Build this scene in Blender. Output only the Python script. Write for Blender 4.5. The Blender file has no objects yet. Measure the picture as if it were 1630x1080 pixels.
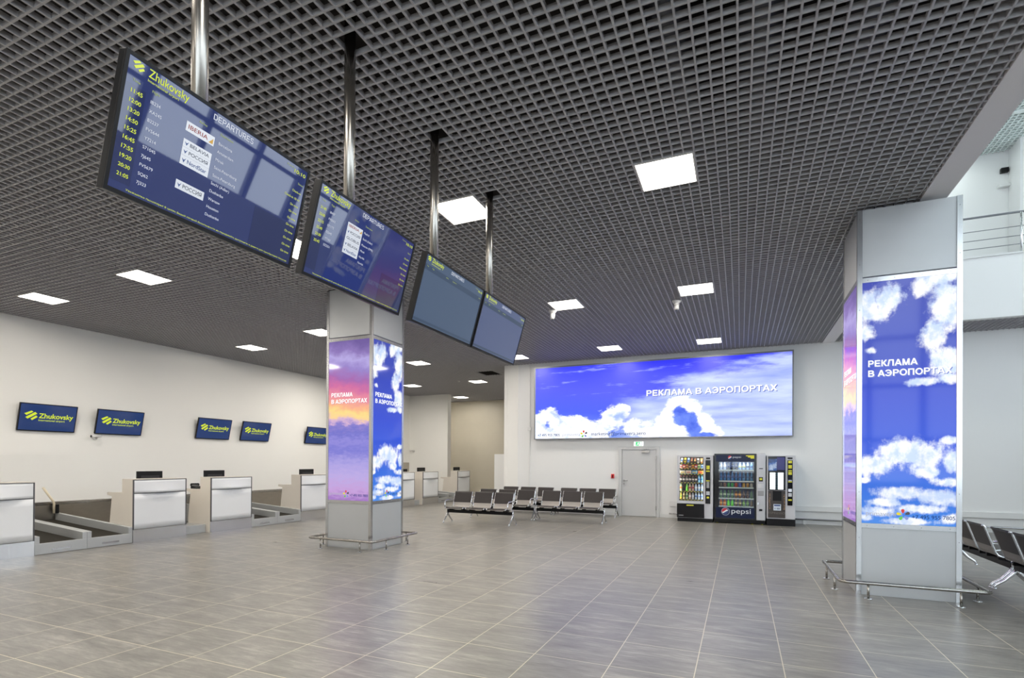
import bpy, bmesh, math, random
from mathutils import Vector, Matrix
random.seed(7)
S = bpy.context.scene
COL = S.collection
# ------------------------------------------------------------------ camera
cam_d = bpy.data.cameras.new('camera')
cam = bpy.data.objects.new('camera', cam_d)
COL.objects.link(cam)
_R = Vector((0.91761955, 0.39741902, 0.00569991))
_U = Vector((-0.00391924, -0.00529267, 0.99997831))
_F = Vector((-0.39744056, 0.91762199, 0.00329908))
M = Matrix(((_R.x, _U.x, -_F.x, 0), (_R.y, _U.y, -_F.y, 0), (_R.z, _U.z, -_F.z, 1.58), (0, 0, 0, 1)))
cam.matrix_world = M
cam_d.sensor_fit = 'HORIZONTAL'
cam_d.sensor_width = 36.0
cam_d.lens = 837.99 * 36.0 / 1630.0
cam_d.shift_y = (733.33 - 540.0) / 1630.0
cam_d.clip_start = 0.05
cam_d.clip_end = 200
S.camera = cam
S.view_settings.view_transform = 'Standard'
S.view_settings.look = 'None'
S.view_settings.gamma = 1.0
S.view_settings.use_curve_mapping = False
S.view_settings.exposure = 0.0
S.cycles.use_denoising = True
S.cycles.max_bounces = 8
S.cycles.diffuse_bounces = 5
S.cycles.glossy_bounces = 4
S.cycles.transparent_max_bounces = 12
S.cycles.sample_clamp_direct = 8.0
S.cycles.sample_clamp_indirect = 5.0
S.cycles.caustics_reflective = False
S.cycles.caustics_refractive = False
# ------------------------------------------------------------------ daylight through the glazing behind and right of the camera
world = bpy.data.worlds.new('overcast_sky')
S.world = world
world.use_nodes = True
world.node_tree.nodes['Background'].inputs[0].default_value = (0.80, 0.91, 1.0, 1)
world.node_tree.nodes['Background'].inputs[1].default_value = 4.8
LIGHT_L = 78.0        # radiance of the ceiling fixtures
CZ = 4.73             # height of the cell ceiling
WY = 15.75            # end wall
LX = -14.6            # left wall


def lamp(x, y):
    d = bpy.data.lights.new('ceiling_lamp', 'AREA')
    d.shape = 'SQUARE'; d.size = 0.56
    d.energy = LIGHT_L * math.pi * 0.56 * 0.56
    d.color = (1.0, 0.94, 0.85)
    o = bpy.data.objects.new('ceiling_lamp', d)
    o.location = (x, y, CZ - 0.01)
    COL.objects.link(o)


for _y in (1.55, -2.7):
    for _x in (-12.55, -9.5, -6.12, -3.25, -0.75):
        lamp(_x, _y)
lamp(-6.12, 10.1)
lamp(-12.55, 14.35)
for _x, _y, _e in ((6.0, 11.5, 45), (6.0, 5.0, 45), (4.4, 15.0, 11), (7.6, 14.9, 14)):      # added fill lights that brighten the tall part and balcony wall, above the frame
    _d = bpy.data.lights.new('hall_fill_light', 'AREA'); _d.shape = 'SQUARE'; _d.size = 0.9; _d.energy = _e; _d.color = (0.90, 1.0, 0.95)
    _o = bpy.data.objects.new('hall_fill_light', _d); _o.location = (_x, _y, 8.8); COL.objects.link(_o)


# ------------------------------------------------------------------ helpers
def lin(h):
    h = h.lstrip('#')
    c = [int(h[i:i + 2], 16) / 255 for i in (0, 2, 4)]
    return tuple((v / 12.92 if v <= 0.04045 else ((v + 0.055) / 1.055) ** 2.4) for v in c) + (1.0,)


class NT:
    def __init__(s, name):
        s.m = bpy.data.materials.new(name); s.m.use_nodes = True
        s.t = s.m.node_tree; s.b = s.t.nodes['Principled BSDF']; s.out = s.t.nodes['Material Output']

    def n(s, typ, **kw):
        nd = s.t.nodes.new(typ)
        for k, v in kw.items():
            setattr(nd, k, v)
        return nd

    def l(s, a, b):
        s.t.links.new(a, b)

    def val(s, sock, v):
        if hasattr(v, 'is_output') or isinstance(v, bpy.types.NodeSocket):
            s.l(v, sock)
        else:
            sock.default_value = v

    def math(s, op, a, b=0.0, c=None, clamp=False):
        nd = s.n('ShaderNodeMath', operation=op, use_clamp=clamp)
        s.val(nd.inputs[0], a); s.val(nd.inputs[1], b)
        if c is not None: s.val(nd.inputs[2], c)
        return nd.outputs[0]

    def mix(s, f, a, b):
        nd = s.n('ShaderNodeMix', data_type='RGBA')
        s.val(nd.inputs[0], f); s.val(nd.inputs[6], a); s.val(nd.inputs[7], b)
        return nd.outputs[2]

    def smooth(s, v, lo, hi):
        nd = s.n('ShaderNodeMapRange', interpolation_type='SMOOTHSTEP')
        s.val(nd.inputs[0], v); nd.inputs[1].default_value = lo; nd.inputs[2].default_value = hi
        return nd.outputs[0]

    def noise(s, vec, scale, detail=4, rough=0.55, sc=(1, 1, 1), loc=(0, 0, 0)):
        mp = s.n('ShaderNodeMapping'); s.l(vec, mp.inputs[0])
        mp.inputs['Scale'].default_value = sc; mp.inputs['Location'].default_value = loc
        nd = s.n('ShaderNodeTexNoise'); s.l(mp.outputs[0], nd.inputs[0])
        nd.inputs['Scale'].default_value = scale; nd.inputs['Detail'].default_value = detail
        nd.inputs['Roughness'].default_value = rough
        return nd.outputs[0]

    def ramp(s, f, stops, interp='LINEAR'):
        nd = s.n('ShaderNodeValToRGB'); cr = nd.color_ramp; cr.interpolation = interp
        while len(cr.elements) < len(stops): cr.elements.new(0.5)
        for e, (p, c) in zip(cr.elements, stops):
            e.position = p; e.color = lin(c) if isinstance(c, str) else c
        s.l(f, nd.inputs[0]); return nd.outputs[0]

    def pos(s):
        return s.n('ShaderNodeNewGeometry').outputs['Position']

    def obj(s):
        return s.n('ShaderNodeTexCoord').outputs['Object']

    def uv(s):
        return s.n('ShaderNodeTexCoord').outputs['UV']

    def sep(s, v):
        nd = s.n('ShaderNodeSeparateXYZ'); s.l(v, nd.inputs[0]); return nd.outputs


def mat(name, col, rough=0.5, metal=0.0, spec=0.5, coat=0.0, vary=0.06, vscale=3.0, emit=None, estr=0.0, bump=0.0, bscale=60.0, aniso=None):
    """a plain material with a little procedural unevenness"""
    t = NT(name)
    c = lin(col) if isinstance(col, str) else col
    b = t.b
    nz = t.noise(t.obj(), vscale, 3, sc=aniso or (1, 1, 1))
    a = tuple(max(0, v * (1 - vary)) for v in c[:3]) + (1,)
    d = tuple(min(1, v * (1 + vary)) for v in c[:3]) + (1,)
    t.l(t.mix(nz, a, d), b.inputs['Base Color'])
    b.inputs['Roughness'].default_value = rough
    b.inputs['Metallic'].default_value = metal
    b.inputs['Specular IOR Level'].default_value = spec
    b.inputs['Coat Weight'].default_value = coat
    b.inputs['Coat Roughness'].default_value = 0.04
    if emit:
        b.inputs['Emission Color'].default_value = lin(emit) if isinstance(emit, str) else emit
        b.inputs['Emission Strength'].default_value = estr
    if bump:
        bp = t.n('ShaderNodeBump'); bp.inputs['Strength'].default_value = bump
        bp.inputs['Distance'].default_value = 0.01
        t.l(t.noise(t.obj(), bscale, 4, sc=aniso or (1, 1, 1)), bp.inputs['Height'])
        t.l(bp.outputs[0], b.inputs['Normal'])
    return t.m


def glassmat(name, tint=(1, 1, 1, 1), gl=0.12, rough=0.02):
    t = NT(name); t.t.nodes.remove(t.b)
    tr = t.n('ShaderNodeBsdfTransparent'); tr.inputs[0].default_value = tint
    g = t.n('ShaderNodeBsdfGlossy'); g.inputs['Roughness'].default_value = rough
    lw = t.n('ShaderNodeLayerWeight'); lw.inputs[0].default_value = 0.25
    f = t.math('MULTIPLY_ADD', lw.outputs['Fresnel'], 0.6, gl * 0.5, clamp=True)
    mx = t.n('ShaderNodeMixShader'); t.l(f, mx.inputs[0]); t.l(tr.outputs[0], mx.inputs[1]); t.l(g.outputs[0], mx.inputs[2])
    t.l(mx.outputs[0], t.out.inputs[0]); return t.m


SAME = str.maketrans('АВЕКМОРСТХаеорсх', 'ABEKMOPCTXaeopcx')    # letters drawn alike in both alphabets


def heavy_glyph(ch, t=0.2, h=0.17):
    """convex outlines of a heavy sans capital, cap height 1, and its advance"""
    R_ = lambda x0, y0, x1, y1: [(x0, y0), (x1, y0), (x1, y1), (x0, y1)]

    def arc(cx, cy, rx, ry, a0, a1, n=14):
        out = []
        for i in range(n):
            p, q = math.radians(a0 + (a1 - a0) * i / n), math.radians(a0 + (a1 - a0) * (i + 1) / n)
            pts = [(cx + rx * math.cos(p), cy + ry * math.sin(p)), (cx + rx * math.cos(q), cy + ry * math.sin(q)),
                   (cx + (rx - t) * math.cos(q), cy + (ry - h) * math.sin(q)), (cx + (rx - t) * math.cos(p), cy + (ry - h) * math.sin(p))]
            out.append(pts if a1 > a0 else pts[::-1])
        return out
    st = R_(0.09, 0, 0.09 + t, 1)
    G = {
        ' ': ([], 0.39),
        'Е': ([st, R_(0.09, 1 - h, 0.85, 1), R_(0.09, 0.42, 0.80, 0.42 + h), R_(0.09, 0, 0.87, h)], 0.93),
        'Р': ([st, R_(0.2, 1 - h, 0.55, 1), R_(0.2, 0.38, 0.55, 0.38 + h)] + arc(0.55, 0.69, 0.34, 0.31, -90, 90), 0.93),
        'В': ([st, R_(0.2, 1 - h, 0.56, 1), R_(0.2, 0.43, 0.58, 0.43 + h), R_(0.2, 0, 0.58, h)] + arc(0.55, 0.735, 0.33, 0.265, -90, 90) + arc(0.58, 0.29, 0.36, 0.29, -90, 90), 1.0),
        'А': ([[(0, 0), (t * 1.1, 0), (0.5 + t * 0.55, 1), (0.5 - t * 0.55, 1)], [(1, 0), (0.5 + t * 0.55, 1), (0.5 - t * 0.55, 1), (1 - t * 1.1, 0)], R_(0.2, 0.22, 0.8, 0.22 + h)], 1.0),
        'О': (arc(0.54, 0.5, 0.5, 0.515, 0, 360, 32), 1.08),
        'П': ([st, R_(0.91 - t, 0, 0.91, 1), R_(0.09, 1 - h, 0.91, 1)], 1.0),
        'Т': ([R_(0.02, 1 - h, 0.83, 1), R_(0.425 - t / 2, 0, 0.425 + t / 2, 1)], 0.853),
        'Х': ([[(0, 0), (t * 1.25, 0), (0.92, 1), (0.92 - t * 1.25, 1)], [(0.92, 0), (t * 1.25, 1), (0, 1), (0.92 - t * 1.25, 0)]], 0.93),
        'К': ([st, [(0.25, 0.5), (0.47, 0.44), (0.88, 1), (0.64, 1)], [(0.25, 0.54), (0.66, 0), (0.92, 0), (0.48, 0.58)]], 0.91),
        'Л': ([[(0.02, 0), (t * 1.05, 0), (0.42, 1), (0.22, 1)], R_(0.24, 1 - h, 0.92, 1), R_(0.92 - t, 0, 0.92, 1)], 1.02),
        'М': ([st, R_(1.07 - t, 0, 1.07, 1), [(0.09, 1), (0.48, 0), (0.68, 0), (0.33, 1)], [(1.07, 1), (0.83, 1), (0.48, 0), (0.68, 0)]], 1.16),
        'Э': (arc(0.44, 0.5, 0.5, 0.515, -146, 146, 28) + [R_(0.3, 0.42, 0.84, 0.42 + h)], 1.0),
        'D': ([st, R_(0.2, 1 - h, 0.46, 1), R_(0.2, 0, 0.46, h)] + arc(0.46, 0.5, 0.49, 0.5, -90, 90, 20), 1.0),
        'U': ([R_(0.09, 0.38, 0.09 + t, 1), R_(0.91 - t, 0.38, 0.91, 1)] + arc(0.5, 0.39, 0.41, 0.41, 180, 360, 18), 1.0),
        'S': (arc(0.46, 0.735, 0.38, 0.28, 15, 270, 18) + arc(0.46, 0.275, 0.41, 0.29, 90, -165, 18), 0.93),
    }
    for a, b in zip('EPBAOTXK', 'ЕРВАОТХК'): G[a] = G[b]
    G['R'] = (G['Р'][0] + [[(0.42, 0.46), (0.72, 0), (0.99, 0), (0.66, 0.46)]], 1.0)
    return G[ch]


class MB:
    """collects shapes into one mesh"""
    def __init__(s, org=(0, 0, 0)):
        s.bm = bmesh.new(); s.o = Vector(org); s.uvl = None

    def v(s, p): return s.bm.verts.new(Vector(p) - s.o)

    def box(s, x0, x1, y0, y1, z0, z1):
        x0, x1 = sorted((x0, x1)); y0, y1 = sorted((y0, y1)); z0, z1 = sorted((z0, z1))
        q = [s.v(p) for p in ((x0, y0, z0), (x1, y0, z0), (x1, y1, z0), (x0, y1, z0), (x0, y0, z1), (x1, y0, z1), (x1, y1, z1), (x0, y1, z1))]
        for f in ((3, 2, 1, 0), (4, 5, 6, 7), (0, 1, 5, 4), (1, 2, 6, 5), (2, 3, 7, 6), (3, 0, 4, 7)):
            s.bm.faces.new([q[i] for i in f])
        return s

    def slab(s, o, a, b, c):
        """box from corner o along three edge vectors"""
        o, a, b, c = map(Vector, (o, a, b, c))
        q = [s.v(p) for p in (o, o + a, o + a + b, o + b, o + c, o + a + c, o + a + b + c, o + b + c)]
        fs = ((3, 2, 1, 0), (4, 5, 6, 7), (0, 1, 5, 4), (1, 2, 6, 5), (2, 3, 7, 6), (3, 0, 4, 7))
        if a.cross(b).dot(c) < 0: fs = [f[::-1] for f in fs]
        for f in fs: s.bm.faces.new([q[i] for i in f])
        return s

    def quad(s, o, a, b):
        """uv-mapped rectangle: u along a, v along b"""
        o, a, b = map(Vector, (o, a, b))
        f = s.bm.faces.new([s.v(p) for p in (o, o + a, o + a + b, o + b)])
        uvl = s.bm.loops.layers.uv.verify()
        for lp, w in zip(f.loops, ((0, 0), (1, 0), (1, 1), (0, 1))): lp[uvl].uv = w
        return s

    def poly(s, pts, d):
        """flat outline pts pushed along d"""
        d = Vector(d); P = [Vector(p) for p in pts]
        nrm = Vector((0, 0, 0))
        for i in range(len(P)): nrm += P[i].cross(P[(i + 1) % len(P)])
        if nrm.dot(d) > 0: P = P[::-1]
        a = [s.v(p) for p in P]; b = [s.v(p + d) for p in P]
        s.bm.faces.new(a); s.bm.faces.new(b[::-1])
        for i in range(len(P)):
            j = (i + 1) % len(P); s.bm.faces.new((a[j], a[i], b[i], b[j]))
        return s

    def flat(s, pts):
        s.bm.faces.new([s.v(p) for p in pts]); return s

    def tube(s, path, r, seg=10, caps=True, closed=False):
        P = [Vector(p) for p in path]; n = len(P); rings = []
        rr = r if isinstance(r, (list, tuple)) else [r] * n
        up0 = None
        for i in range(n):
            if closed: t = (P[(i + 1) % n] - P[i - 1])
            else: t = P[min(i + 1, n - 1)] - P[max(i - 1, 0)]
            t.normalize()
            if up0 is None:
                up0 = Vector((0, 0, 1)) if abs(t.z) < 0.9 else Vector((1, 0, 0))
            x = t.cross(up0); x.normalize(); y = x.cross(t); y.normalize(); up0 = y
            rings.append([s.v(P[i] + x * math.cos(2 * math.pi * k / seg) * rr[i] + y * math.sin(2 * math.pi * k / seg) * rr[i]) for k in range(seg)])
        for i in range(n if closed else n - 1):
            a, b = rings[i], rings[(i + 1) % n]
            for k in range(seg):
                f = s.bm.faces.new((a[k], a[(k + 1) % seg], b[(k + 1) % seg], b[k])); f.smooth = True
        if caps and not closed:
            s.bm.faces.new(rings[0][::-1]); s.bm.faces.new(rings[-1])
        return s

    def lathe(s, c, prof, seg=16, ax='z'):
        c = Vector(c); rings = []
        for r, h in prof:
            ring = []
            for k in range(seg):
                a = 2 * math.pi * k / seg
                d = {'z': (r * math.cos(a), r * math.sin(a), h), 'y': (r * math.cos(a), h, r * math.sin(a)), 'x': (h, r * math.cos(a), r * math.sin(a))}[ax]
                ring.append(s.v(c + Vector(d)))
            rings.append(ring)
        for a, b in zip(rings, rings[1:]):
            for k in range(seg):
                f = s.bm.faces.new((a[k], a[(k + 1) % seg], b[(k + 1) % seg], b[k])); f.smooth = True
        s.bm.faces.new(rings[0][::-1]); s.bm.faces.new(rings[-1])
        return s

    def sheet(s, prof, x0, x1, th, closed_ends=True):
        """profile (y,z) list extruded in x with a thickness"""
        P = [Vector((0, a, b)) for a, b in prof]; n = len(P); N = []
        for i in range(n):
            t = P[min(i + 1, n - 1)] - P[max(i - 1, 0)]; N.append(Vector((0, -t.z, t.y)).normalized())
        for lst in ([],):
            A = [[s.v(Vector((x, p.y, p.z)) + m * h) for p, m in zip(P, N)] for x in (x0, x1) for h in (-th / 2, th / 2)]
        a0, a1, b0, b1 = A
        for i in range(n - 1):
            for q in ((a0[i], a0[i + 1], b0[i + 1], b0[i]), (b1[i], b1[i + 1], a1[i + 1], a1[i]), (a1[i], a1[i + 1], a0[i + 1], a0[i]), (b0[i], b0[i + 1], b1[i + 1], b1[i])):
                f = s.bm.faces.new(q)
        s.bm.faces.new((a0[0], b0[0], b1[0], a1[0])); s.bm.faces.new((a1[-1], b1[-1], b0[-1], a0[-1]))
        return s

    def text(s, body, o, r, u, size=None, width=None, height=None, bold=0.0, align='l', space=1.0):
        """flat lettering: baseline start o, reading direction r, up u; size = em, width fits, height = cap height"""
        c = bpy.data.curves.new('t', 'FONT'); c.body = body.translate(SAME); c.space_character = space
        c.resolution_u = 6
        ob = bpy.data.objects.new('t', c); me = bpy.data.meshes.new_from_object(ob)
        xs = [q.co.x for q in me.vertices] or [0, 1]
        x0, x1 = min(xs), max(xs); w0 = max(x1 - x0, 1e-4)
        if size is None: size = (width / w0) if width else height / 0.68
        sx = size if not width else width / w0
        sy = size if not height else height / 0.68
        off = {'l': 0, 'c': -0.5, 'r': -1}[align] * w0 * sx
        o, r, u = Vector(o), Vector(r).normalized(), Vector(u).normalized()
        for dx, dy in (((0, 0),) if not bold else ((-bold, 0), (bold, 0), (0, bold), (0, -bold))):
            vs = [s.v(o + r * ((q.co.x - x0 + dx) * sx + off) + u * ((q.co.y + dy) * sy)) for q in me.vertices]
            for p in me.polygons: s.bm.faces.new([vs[i] for i in p.vertices])
        bpy.data.objects.remove(ob); bpy.data.meshes.remove(me); bpy.data.curves.remove(c)
        return s

    def heavy(s, body, o, r, u, width, height, t=0.2, h=0.17):
        """heavy sans capitals fitted to a width and a cap height"""
        o, r, u = Vector(o), Vector(r).normalized(), Vector(u).normalized()
        tot = sum(heavy_glyph(c)[1] for c in body); kx = width / tot; x = 0.0
        for c in body:
            ps, adv = heavy_glyph(c, t, h)
            for p in ps: s.flat([o + r * ((x + a) * kx) + u * (b * height) for a, b in p])
            x += adv
        return s

    def build(s, name, m, parent=None, bevel=0.0, seg=2, label=None):
        me = bpy.data.meshes.new(name)
        s.bm.normal_update() if False else None
        s.bm.to_mesh(me); s.bm.free()
        me.materials.append(m)
        o = bpy.data.objects.new(name, me); COL.objects.link(o)
        if parent is not None: o.parent = parent
        else: o.location = s.o
        if bevel:
            md = o.modifiers.new('bevel', 'BEVEL'); md.width = bevel; md.segments = seg; md.limit_method = 'ANGLE'; md.angle_limit = math.radians(40)
        if label: o['label'] = label
        return o


def tag(o, label, cat, group=None, kind=None):
    o['label'] = label; o['category'] = cat
    if group: o['group'] = group
    if kind: o['kind'] = kind
    return o


def thing(name, label, cat, loc=(0, 0, 0), rz=0.0, group=None, kind=None):
    o = bpy.data.objects.new(name, None); COL.objects.link(o)
    o.location = loc; o.rotation_euler = (0, 0, rz); o.empty_display_size = 0.1
    return tag(o, label, cat, group, kind)


def struct(mb, name, m, parent=None):
    o = mb.build(name, m, parent)
    if parent is None: o['kind'] = 'structure'
    return o


def copy_tree(o, parent=None):
    c = o.copy(); COL.objects.link(c)
    if parent is not None: c.parent = parent
    for ch in list(o.children): copy_tree(ch, c)
    return c


def dup(o, loc, label, rz=None, group=None):
    c = copy_tree(o); c.location = loc; c['label'] = label
    if rz is not None: c.rotation_euler = (0, 0, rz)
    if group: c['group'] = group
    return c


# ------------------------------------------------------------------ materials
def floor_material():
    t = NT('grey_slate_floor_tiles'); p = t.pos(); x, y, z = t.sep(p)
    px, py, gx, gy = 0.6205, 0.597, -0.306, 2.27
    fx = t.math('DIVIDE', t.math('SUBTRACT', x, gx), px); fy = t.math('DIVIDE', t.math('SUBTRACT', y, gy), py)

    def edge(f, pitch):
        fr = t.math('FRACT', f); d = t.math('MINIMUM', fr, t.math('SUBTRACT', 1.0, fr))
        return t.math('MULTIPLY', d, pitch)
    d = t.math('MINIMUM', edge(fx, px), edge(fy, py))
    grout = t.math('SUBTRACT', 1.0, t.smooth(d, 0.0024, 0.0042))
    wn = t.n('ShaderNodeTexWhiteNoise', noise_dimensions='2D'); cb = t.n('ShaderNodeCombineXYZ')
    t.l(t.math('FLOOR', fx), cb.inputs[0]); t.l(t.math('FLOOR', fy), cb.inputs[1]); t.l(cb.outputs[0], wn.inputs['Vector'])
    off = t.n('ShaderNodeVectorMath', operation='MULTIPLY_ADD'); t.l(wn.outputs['Color'], off.inputs[0]); off.inputs[1].default_value = (9, 9, 9); t.l(p, off.inputs[2])
    n1 = t.noise(off.outputs[0], 2.6, 7, 0.66, sc=(0.7, 2.6, 1))
    n2 = t.noise(off.outputs[0], 10.0, 7, 0.72, sc=(0.45, 3.2, 1))
    f = t.math('MULTIPLY_ADD', t.math('SUBTRACT', t.math('ADD', t.math('MULTIPLY', n1, 0.55), t.math('MULTIPLY', n2, 0.45)), 0.5), 2.2, 0.5)
    f = t.math('ADD', f, t.math('MULTIPLY', t.math('SUBTRACT', wn.outputs['Value'], 0.5), 0.05))
    c = t.ramp(f, [(0.2, '#56534f'), (0.40, '#6b6863'), (0.56, '#78756f'), (0.8, '#96918a')])
    c = t.mix(grout, c, lin('#c9bfa6'))
    t.l(c, t.b.inputs['Base Color'])
    r = t.math('MULTIPLY_ADD', n1, 0.12, 0.24); t.l(r, t.b.inputs['Roughness'])
    t.b.inputs['Specular IOR Level'].default_value = 0.6
    bp = t.n('ShaderNodeBump'); bp.inputs['Strength'].default_value = 0.10; bp.inputs['Distance'].default_value = 0.001
    t.l(t.math('MULTIPLY', grout, -1.0), bp.inputs['Height']); t.l(bp.outputs[0], t.b.inputs['Normal'])
    return t.m


def blob_field(t, vec, blobs, amp_lo=0.35, amp_hi=0.25, s1=3.0, s2=11.0, sc=(1, 1, 1)):
    """rounded cloud density from a list of ellipses, broken up by noise"""
    cur = None
    for (u, v, ru, rv) in blobs:
        mp = t.n('ShaderNodeMapping', vector_type='TEXTURE'); t.l(vec, mp.inputs[0])
        mp.inputs['Location'].default_value = (u, v, 0); mp.inputs['Scale'].default_value = (ru, rv, 1)
        ln = t.n('ShaderNodeVectorMath', operation='LENGTH'); t.l(mp.outputs[0], ln.inputs[0])
        if cur is None: cur = ln.outputs['Value']
        else:
            nd = t.n('ShaderNodeMath', operation='SMOOTH_MIN'); t.l(cur, nd.inputs[0]); t.l(ln.outputs['Value'], nd.inputs[1]); nd.inputs[2].default_value = 0.35
            cur = nd.outputs[0]
    a = t.math('MULTIPLY', t.math('SUBTRACT', t.noise(vec, s1, 6, 0.6, sc=sc), 0.5), amp_lo * 4)
    b = t.math('MULTIPLY', t.math('SUBTRACT', t.noise(vec, s2, 6, 0.65, sc=sc, loc=(3, 7, 0)), 0.5), amp_hi * 4)
    return t.math('ADD', t.math('SUBTRACT', 1.0, cur), t.math('ADD', a, b))


def lit_print(t, col, strength, rough=0.06, spec=0.3):
    """backlit print behind glossy acrylic"""
    t.b.inputs['Base Color'].default_value = (0.02, 0.02, 0.02, 1)
    t.l(col, t.b.inputs['Emission Color']); t.b.inputs['Emission Strength'].default_value = strength
    t.b.inputs['Roughness'].default_value = rough
    t.b.inputs['Specular IOR Level'].default_value = spec
    return t.m


def cloud_print():
    t = NT('backlit_sky_print'); uv = t.uv(); u, v, w = t.sep(uv)

    def P(x, y, rx, ry): return ((x - 1372) / 151, (833 - y) / 378, rx * 1.22 / 151, ry * 1.18 / 378)
    B = [P(*q) for q in [(1500, 455, 46, 14), (1512, 500, 26, 42), (1490, 545, 20, 22), (1508, 585, 22, 22), (1470, 468, 20, 14), (1380, 490, 20, 22), (1416, 486, 24, 24), (1396, 505, 24, 12), (1376, 535, 14, 14), (1386, 562, 9, 5),
                          (1474, 615, 26, 6), (1512, 612, 14, 7), (1440, 722, 44, 20), (1396, 742, 36, 16), (1476, 726, 34, 22), (1512, 704, 14, 6), (1516, 736, 14, 16), (1480, 752, 18, 8), (1508, 766, 20, 7), (1376, 766, 10, 4),
                          (1440, 785, 42, 10), (1496, 792, 34, 12), (1410, 800, 26, 7), (1400, 814, 30, 8), (1470, 808, 36, 7), (1378, 824, 14, 6), (1450, 828, 40, 5), (1515, 822, 14, 7)]]
    f = blob_field(t, uv, B, 0.46, 0.34, 3.2, 11.0, sc=(1, 2.3, 1))
    mask = t.smooth(f, -0.12, 0.5)
    sky = t.ramp(v, [(0.0, '#4a8ae4'), (0.12, '#3572dd'), (0.3, '#2a54d6'), (0.52, '#2a45ca'), (0.7, '#3448ba'), (1.0, '#424eb0')])
    sh = t.smooth(t.noise(uv, 6, 5, 0.6, sc=(1, 2.2, 1), loc=(5, 1, 0)), 0.35, 0.62)
    cl = t.mix(sh, lin('#c3d6f6'), lin('#ffffff'))
    return lit_print(t, t.mix(mask, sky, cl), 1.05)


def sunset_print():
    t = NT('backlit_sunset_print'); uv = t.uv(); u, v, w = t.sep(uv)
    n = t.noise(uv, 3.0, 5, 0.6, sc=(1.0, 5.0, 1)); n2 = t.noise(uv, 7.0, 5, 0.6, sc=(0.8, 7.0, 1), loc=(2, 5, 0))
    vv = t.math('ADD', v, t.math('ADD', t.math('MULTIPLY', t.math('SUBTRACT', n, 0.5), 0.13), t.math('MULTIPLY', t.math('SUBTRACT', u, 0.5), 0.05)))
    below = t.math('SUBTRACT', 1.0, t.smooth(v, 0.47, 0.52))
    vv2 = t.mix(below, vv, t.math('ADD', v, t.math('MULTIPLY', t.math('SUBTRACT', n2, 0.5), 0.16)))
    c = t.ramp(vv2, [(0.0, '#a57ac8'), (0.06, '#c79fdc'), (0.15, '#bdaae6'), (0.24, '#a99fe4'), (0.31, '#7a78d6'), (0.37, '#9089dd'), (0.42, '#6f6fce'), (0.47, '#8c7fd0'),
                     (0.495, '#d9b4d8'), (0.515, '#ffd79a'), (0.545, '#ffe08c'), (0.585, '#ffb88c'), (0.64, '#f08fa0'), (0.70, '#d86fa6'), (0.76, '#a96ab4'), (0.83, '#9a86cf'), (0.885, '#b9abe6'), (0.93, '#8f78bd'), (1.0, '#6f5aa0')])
    return lit_print(t, c, 0.95)


def panorama_print():
    t = NT('backlit_panorama_print'); uv = t.uv(); u, v, w = t.sep(uv)

    def P(x, y, rx, ry): return ((x - 94) / 1432, (522 - y) / 440, rx / 1432, ry / 440)
    low = [P(*q) for q in [(180, 375, 70, 50), (110, 420, 70, 60), (260, 430, 100, 60), (360, 430, 90, 55), (300, 500, 300, 60), (480, 470, 120, 60), (590, 400, 90, 75), (640, 350, 55, 35), (700, 460, 60, 60), (800, 480, 110, 55), (880, 440, 60, 50), (120, 510, 120, 60)]]
    tower = [P(*q) for q in [(965, 330, 75, 45), (920, 375, 60, 50), (1030, 370, 60, 55), (900, 430, 70, 70), (1080, 450, 65, 70), (1140, 500, 60, 45), (960, 470, 130, 80)]]
    core = [P(*q) for q in [(965, 375, 50, 40), (1020, 420, 55, 50), (980, 420, 60, 40), (1040, 480, 50, 60), (1090, 515, 80, 22)]]
    fl = blob_field(t, uv, low, 0.24, 0.2, 8.0, 22.0, sc=(2.2, 0.9, 1))
    ft = blob_field(t, uv, tower, 0.2, 0.2, 8.0, 22.0, sc=(2.2, 0.9, 1))
    fc = blob_field(t, uv, core, 0.36, 0.24, 5.0, 16.0, sc=(2.2, 0.9, 1))
    sky = t.ramp(t.math('ADD', v, t.math('MULTIPLY', t.math('SUBTRACT', u, 0.4), 0.25)), [(0.0, '#6f8ff0'), (0.3, '#4058ea'), (0.6, '#4852ee'), (0.85, '#4048ec'), (1.0, '#2a30e4')])
    # pale veil filling the right, rising towards the upper right corner
    d = t.math('SUBTRACT', t.math('MULTIPLY_ADD', u, 0.72, 0.36), v)
    veil = t.math('ADD', d, t.math('MULTIPLY', t.math('SUBTRACT', t.noise(uv, 2.5, 6, 0.6, sc=(2.0, 2.4, 1)), 0.5), 0.7))
    vm = t.math('MULTIPLY', t.smooth(veil, 0.0, 0.22), t.smooth(u, 0.33, 0.46))
    veilc = t.ramp(t.noise(uv, 3.0, 4, 0.5, sc=(1.5, 3.0, 1), loc=(1, 4, 0)), [(0.3, '#90a2ee'), (0.65, '#c6d3fa')])
    c = t.mix(vm, sky, veilc)
    wisp = t.smooth(t.noise(uv, 4.0, 6, 0.62, sc=(1.3, 2.6, 1), loc=(8, 2, 0)), 0.56, 0.75)
    c = t.mix(t.math('MULTIPLY', wisp, t.smooth(v, 0.5, 0.7)), c, lin('#b0bcfa'))
    c = t.mix(t.smooth(fl, 0.0, 0.3), c, t.ramp(t.noise(uv, 6.0, 6, 0.6, sc=(2.5, 1, 1), loc=(4, 4, 0)), [(0.32, '#9db4ee'), (0.5, '#f2f7ff'), (0.62, '#ffffff')]))
    c = t.mix(t.smooth(ft, 0.0, 0.22), c, lin('#f4f8ff'))
    c = t.mix(t.smooth(fc, 0.0, 0.35), c, t.ramp(t.noise(uv, 7.0, 5, 0.6, sc=(2.5, 1, 1)), [(0.35, '#3558da'), (0.7, '#6f8ff0')]))
    return lit_print(t, c, 1.2, 0.35, 0.2)


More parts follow.
